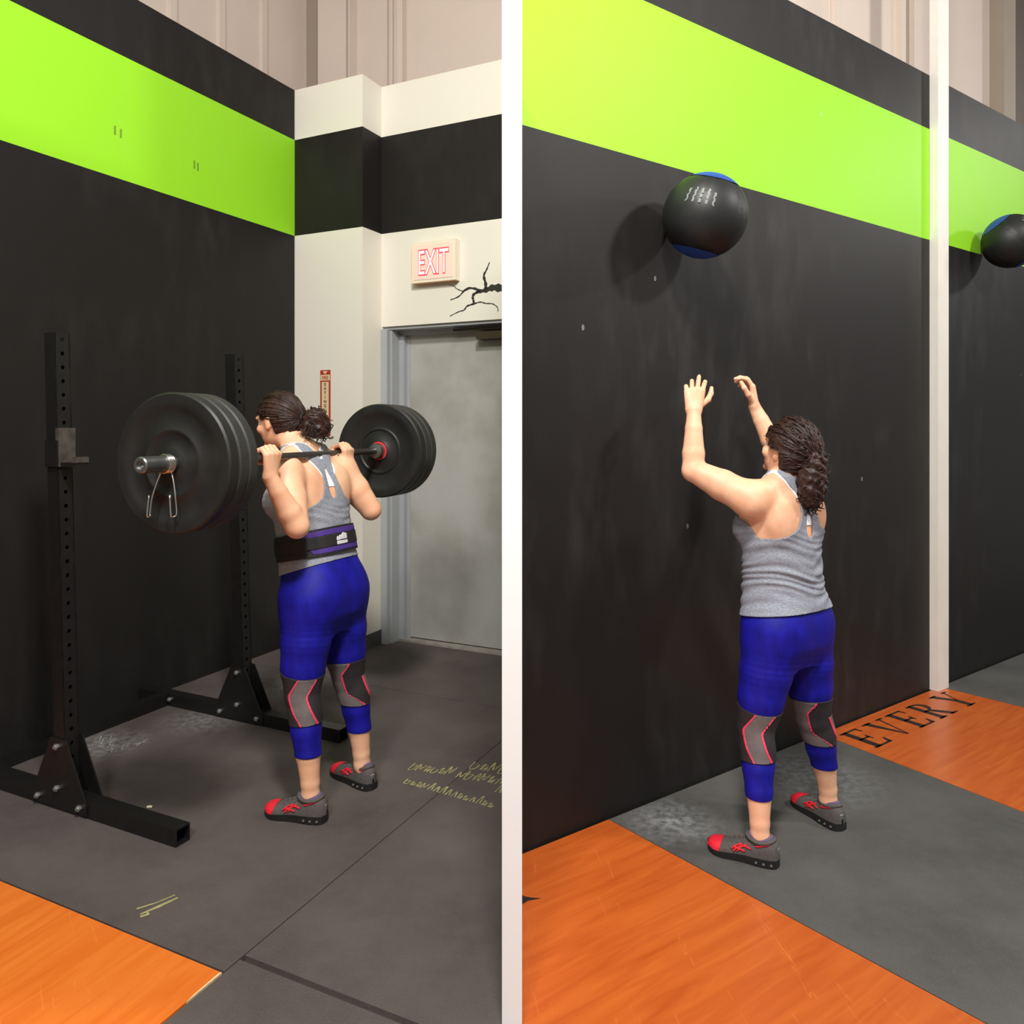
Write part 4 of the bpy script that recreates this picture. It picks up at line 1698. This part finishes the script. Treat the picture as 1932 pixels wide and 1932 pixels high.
def leg(hip, t1, t2, knee, c1, c2, c3, an1, an2, heel, d):
    return dict(pts=[hip, t1, t2, knee, c1, c2, c3, an1, an2], r=LEGR, heel=heel, dir=d)


# ------------------------------------------------------------------ the lifter under the bar
OL = np.array([-0.80, 3.17])
THL = math.radians(64.5)
BARS, BARY, BARZ = 0.115, 0.003, 1.415                       # bar line in her frame: y = BARY + BARS*x


def barpt(x):
    return np.array([x, BARY + BARS * x, BARZ])


bax = np.array([1, BARS, 0]) / math.hypot(1, BARS)
ringsL = [(.70, 0, -.030, .120, .085), (.78, 0, -.035, .176, .125), (.86, 0, -.035, .186, .132), (.94, 0, -.020, .176, .132), (1.03, 0, .005, .158, .128),
          (1.12, 0, .022, .156, .126), (1.20, 0, .040, .164, .128), (1.28, 0, .050, .168, .118), (1.35, 0, .056, .150, .092), (1.40, 0, .066, .125, .078),
          (1.44, 0, .082, .085, .060)]
hLB, hRB = barpt(-.340), barpt(.185)
WL, WRt = hLB + np.array([0, -.022, -.070]), hRB + np.array([.004, -.022, -.070])
poseL = dict(
    rings=ringsL, rings_np=np.array(ringsL), head=(0, .203, 1.555), head_pitch=-0.22,
    legs=[leg((-.098, -.030, .84), (-.110, -.030, .68), (-.118, -.024, .58), (-.132, -.032, .47), (-.138, -.046, .41), (-.144, -.060, .34), (-.147, -.074, .25),
              (-.148, -.084, .14), (-.148, -.086, .09), (-.138, -.158), (-.20, .97)),
          leg((.098, -.030, .84), (.112, -.040, .68), (.122, -.042, .58), (.138, -.052, .46), (.146, -.064, .40), (.152, -.078, .33), (.157, -.090, .25),
              (.162, -.098, .14), (.164, -.100, .09), (.150, -.168), (.30, .95))],
    arms=[dict(S=(-.184, .012, 1.345), E=(-.258, -.115, 1.155), W=WL, hand=grip_prims(WL, hLB, bax)),
          dict(S=(.180, .030, 1.345), E=(.262, -.075, 1.165), W=WRt, hand=grip_prims(WRt, hRB, -bax))],
    leg_hem=(.250, .242), leg_top=1.06, hole=1.30, hem=lambda y: .955 - .33 * y, wrinkle=(.0026, 1.16, .07), belt=True,
    hair_r=(.086, .106, .112), fringe=.092, knot=(0, .075, 1.565), frizz=.0012,
    tail_core=[((0, .015, 1.555), (.052, .050, .052)), ((.01, .0, 1.525), (.045, .042, .045)), ((-.012, .03, 1.53), (.040, .042, .042))],
    curls=150, flow=(0, -.5, -.5), seed=3)
p1 = build_person(poseL)
p1.location = (OL[0], OL[1], 0)
p1.rotation_euler = (0, 0, THL)
tag(p1, 'woman in grey tank and blue leggings with a barbell across her shoulders', 'person')

# ------------------------------------------------------------------ the thrower at the east wall
OR_ = np.array([1.01, 2.87])
THR = math.radians(35.5)
ringsR = [(.70, 0, -.025, .120, .085), (.78, 0, -.020, .174, .125), (.86, 0, -.016, .183, .130), (.94, 0, -.008, .172, .130), (1.03, 0, .000, .156, .126),
          (1.12, 0, .004, .154, .124), (1.20, 0, .008, .163, .126), (1.28, 0, .004, .168, .116), (1.35, 0, -.006, .152, .092), (1.40, 0, -.012, .10, .07),
          (1.44, 0, -.020, .06, .055)]
WLr, WRr = np.array([-.277, .213, 1.690]), np.array([.215, .295, 1.715])
c_open = [(.45, .55, .35), (.30, .45, .35), (.45, .55, .4), (.65, .65, .4)]
c_curl = [(.45, .7, .5), (.5, .75, .5), (.55, .8, .5), (.6, .85, .5)]
poseR = dict(
    rings=ringsR, rings_np=np.array(ringsR), head=(0, -.030, 1.535), head_pitch=0.22,
    legs=[leg((-.100, -.025, .84), (-.122, -.012, .68), (-.138, -.002, .58), (-.160, .004, .46), (-.172, -.008, .40), (-.186, -.024, .33), (-.200, -.038, .25),
              (-.214, -.052, .14), (-.218, -.056, .09), (-.190, -.122), (-.45, .90)),
          leg((.100, -.025, .84), (.122, -.030, .68), (.138, -.030, .58), (.160, -.034, .45), (.180, -.036, .39), (.200, -.040, .32), (.220, -.042, .25),
              (.242, -.044, .14), (.246, -.044, .09), (.228, -.118), (.26, .96))],
    arms=[dict(S=(-.178, .012, 1.345), E=(-.306, .190, 1.455), W=WLr,
               hand=hand_prims(WLr, (.12, .04, .99), (.65, -.75, 0), (.75, .65, 0), c_open, .13, 0.98)),
          dict(S=(.178, .020, 1.345), E=(.266, .215, 1.515), W=WRr,
               hand=hand_prims(WRr, (-.06, .10, 1.0), (-.75, -.65, 0.1), (-.62, .78, 0), c_curl, .12, 1.06))],
    leg_hem=(.232, .240), leg_top=.955, hole=1.262, hem=lambda y: .898 - .16 * y, wrinkle=(.0060, 1.06, .13),
    hair_r=(.098, .115, .120), fringe=.080, knot=(0, -.145, 1.50), frizz=.004,
    tail_core=[((0, -.138, 1.48), (.050, .048, .060)), ((-.004, -.134, 1.435), (.060, .054, .065)), ((-.004, -.132, 1.390), (.056, .048, .062)),
               ((-.006, -.128, 1.352), (.040, .036, .042)), ((.0, -.11, 1.545), (.075, .05, .07))],
    curls=300, flow=(0, -.1, -1), seed=5)
p2 = build_person(poseR)
p2.location = (OR_[0], OR_[1], 0)
p2.rotation_euler = (0, 0, THR)
p2.scale = (.94, .94, .94)
tag(p2, 'woman in grey tank with both arms raised after throwing a ball', 'person')

# ------------------------------------------------------------------ barbell and plates
MB = Matrix.Translation((OL[0], OL[1], 0)) @ Matrix.Rotation(THL, 4, 'Z') @ Matrix.Translation((0, BARY, BARZ)) @ Matrix.Rotation(math.atan(BARS), 4, 'Z')
XN, XF = -0.672, 0.515                                       # inner faces of the near and far plates


def bar_part(name, V, F, mat, parent=None, smooth=True):
    o = new_obj(name, V, F, mat, parent, smooth)
    return o


def autosmooth(o, ang=0.6):
    me = o.data
    b = bmesh.new()
    b.from_mesh(me)
    for e in b.edges:
        if len(e.link_faces) == 2 and e.calc_face_angle(0) > ang:
            e.smooth = False
    b.to_mesh(me)
    b.free()


bar = empty('barbell')
bar.matrix_world = MB
tag(bar, 'steel barbell loaded with black plates across the lifter\'s shoulders', 'barbell')
V, F = lathe([(0.0005, XN - .02), (.0145, XN - .02), (.0145, XF + .02), (.0005, XF + .02)], 20)
o = bar_part('shaft', V, F, m_shaft, bar)
autosmooth(o)
for sg, x0, ln in ((-1, XN, .265), (1, XF, .30)):
    V, F = lathe([(.0145, x0 - sg * .04), (.034, x0 - sg * .036), (.036, x0 - sg * .03), (.036, x0 - sg * .002), (.0255, x0 - sg * .001), (.0255, x0 + sg * (ln - .004)),
                  (.0225, x0 + sg * ln), (.0150, x0 + sg * ln), (.0145, x0 + sg * (ln - .008)), (.0075, x0 + sg * (ln - .008)), (.007, x0 + sg * (ln - .014)), (.0005, x0 + sg * (ln - .014))], 28)
    o = bar_part('sleeve', V, F, m_steel, bar)
    autosmooth(o)


def plate(x0, x1, mat, label, ring=None):
    t = (x1 - x0)
    s = 1 if t > 0 else -1
    t = abs(t)
    R = .2235
    prof = [(.0262, t * .04), (.048, t * .04), (.052, t * .10), (.095, t * .12), (.100, t * .04), (.108, t * .04), (.113, t * .12), (.168, t * .13), (.178, t * .02), (.198, 0), (R - .006, .0),
            (R, .006), (R, t - .006), (R - .006, t), (.198, t), (.178, t * .98), (.168, t * .87), (.113, t * .88), (.108, t * .96), (.100, t * .96), (.095, t * .88), (.052, t * .90), (.048, t * .96),
            (.0262, t * .96), (.0262, t * .04)]
    V, F = lathe([(r, x0 + s * x) for r, x in prof], 72)
    o = new_obj('weight_plate', V, F, mat, None, True)
    b = bmesh.new()
    b.from_mesh(o.data)
    bmesh.ops.remove_doubles(b, verts=b.verts, dist=1e-6)
    bmesh.ops.recalc_face_normals(b, faces=b.faces)
    b.to_mesh(o.data)
    b.free()
    autosmooth(o, 0.7)
    o.matrix_world = MB
    tag(o, label, 'weight plate', 'bumper plates on the barbell')
    return o


tn = .046
plate(XN - 2 * (tn + .001), XN - 2 * (tn + .001) - tn, m_rubber, 'outermost black bumper plate on the near end of the barbell')
plate(XN - tn - .001, XN - tn - .001 - tn, m_rubber2, 'middle black bumper plate on the near end of the barbell')
plate(XN, XN - tn, m_rubber2, 'innermost black bumper plate on the near end beside her face')
tf = .058
pf = plate(XF, XF + tf, m_rubber, 'innermost black bumper plate on the far end by the door')
plate(XF + tf + .001, XF + 2 * tf + .001, m_rubber2, 'middle black bumper plate on the far end by the door')
plate(XF + 2 * tf + .002, XF + 3 * tf + .002, m_rubber2, 'outermost black bumper plate on the far end by the door')
V, F = lathe([(.036, XF - .0015), (.044, XF - .0015), (.044, XF + .002), (.036, XF + .002)], 32)
new_obj('hub_ring', V, F, m_redring, pf)

# spring clip on the near sleeve
clip = empty('spring_clip')
clip.matrix_world = MB
tag(clip, 'chrome spring clip with two wire handles on the near bar end', 'clip')
xo = XN - 3 * tn - .004
cp = []
for k in range(5 * 20):
    a = 2 * math.pi * k / 20
    cp.append((xo - .005 - .0055 * k / 20, .0285 * math.sin(a), .0285 * math.cos(a)))
V, F = tube(cp, .0028, 8)
new_obj('coil', V, F, m_chrome, clip, True)


def handle(x, side):
    pts = [(x, side * .010, -.028), (x - .004, side * .022, -.060), (x - .010, side * .034, -.105), (x - .012, side * .040, -.150), (x - .016, side * .036, -.162), (x - .026, side * .034, -.162),
           (x - .030, side * .034, -.150), (x - .028, side * .028, -.095)]
    V, F = tube(spline(pts, 5), .0030, 8)
    new_obj('wire_handle', V, F, m_chrome, clip, True)


handle(xo - .006, -1)
handle(xo - .030, 1)


# ------------------------------------------------------------------ medicine balls
m_ball = simple('black_vinyl', srgb(26, 27, 27), 0.5, var=0.15, scale=14, bump=0.04)
m_ballblue = simple('blue_vinyl', srgb(34, 70, 150), 0.5, var=0.1, scale=14)
m_ballprint = simple('ball_print', srgb(120, 124, 120), 0.6)


def med_ball(c, R, rot, label, dark_cap=False):
    b = bmesh.new()
    bmesh.ops.create_icosphere(b, subdivisions=5, radius=1.0)
    bmesh.ops.triangulate(b, faces=b.faces)
    b.verts.ensure_lookup_table()
    V = np.array([v.co[:] for v in b.verts])
    T = np.array([[v.index for v in f.verts] for f in b.faces])
    b.free()
    N = V.copy()
    az = np.arctan2(V[:, 1], V[:, 0])
    seam = np.abs(((az / (math.pi / 3)) % 1.0) - 0.5)
    cosl = np.sqrt(1 - np.clip(V[:, 2], -1, 1) ** 2)
    groove = np.exp(-((0.5 - seam) * cosl / 0.02) ** 2) * (np.abs(V[:, 2]) < .80) + np.exp(-((np.abs(V[:, 2]) - .80) / .018) ** 2)
    Vr = V * (R * (1 - 0.022 * groove))[:, None]
    o = np_obj('medicine_ball', Vr, T, m_ball)
    for nm, g in (('blue_cap', V[:, 2] - .815), ('blue_cap', -V[:, 2] - .815)):
        v, n, t = clip_mesh(V * R, N, T, g)
        np_obj(nm, v * 1.004, t, m_ballblue, o)
    for k in range(5):
        a0 = -0.36 + k * 0.16
        daz = np.angle(np.exp(1j * (az - a0)))
        g = np.minimum(.030 - np.abs(daz) * cosl, np.minimum(V[:, 2] - .10, .50 - V[:, 2]))
        v, n, t = clip_mesh(V * R, N, T, np.where(V[:, 0] > 0, g, -1))
        np_obj('printed_bar', v * 1.008, t, m_ballprint, o)
    o.location = c
    o.rotation_euler = rot
    tag(o, label, 'medicine ball', 'medicine balls thrown at the wall')
    return o


med_ball((.768, 3.06, 2.369), .167, (-0.30, 0.10, math.radians(-112)), 'black and blue medicine ball in the air above the raised hands')
pw = np.array([3.058, 4.707])
med_ball((pw[0], pw[1], 2.666), .162, (0.5, -0.5, math.radians(-60)), 'black and blue medicine ball by the wall right of the white post')
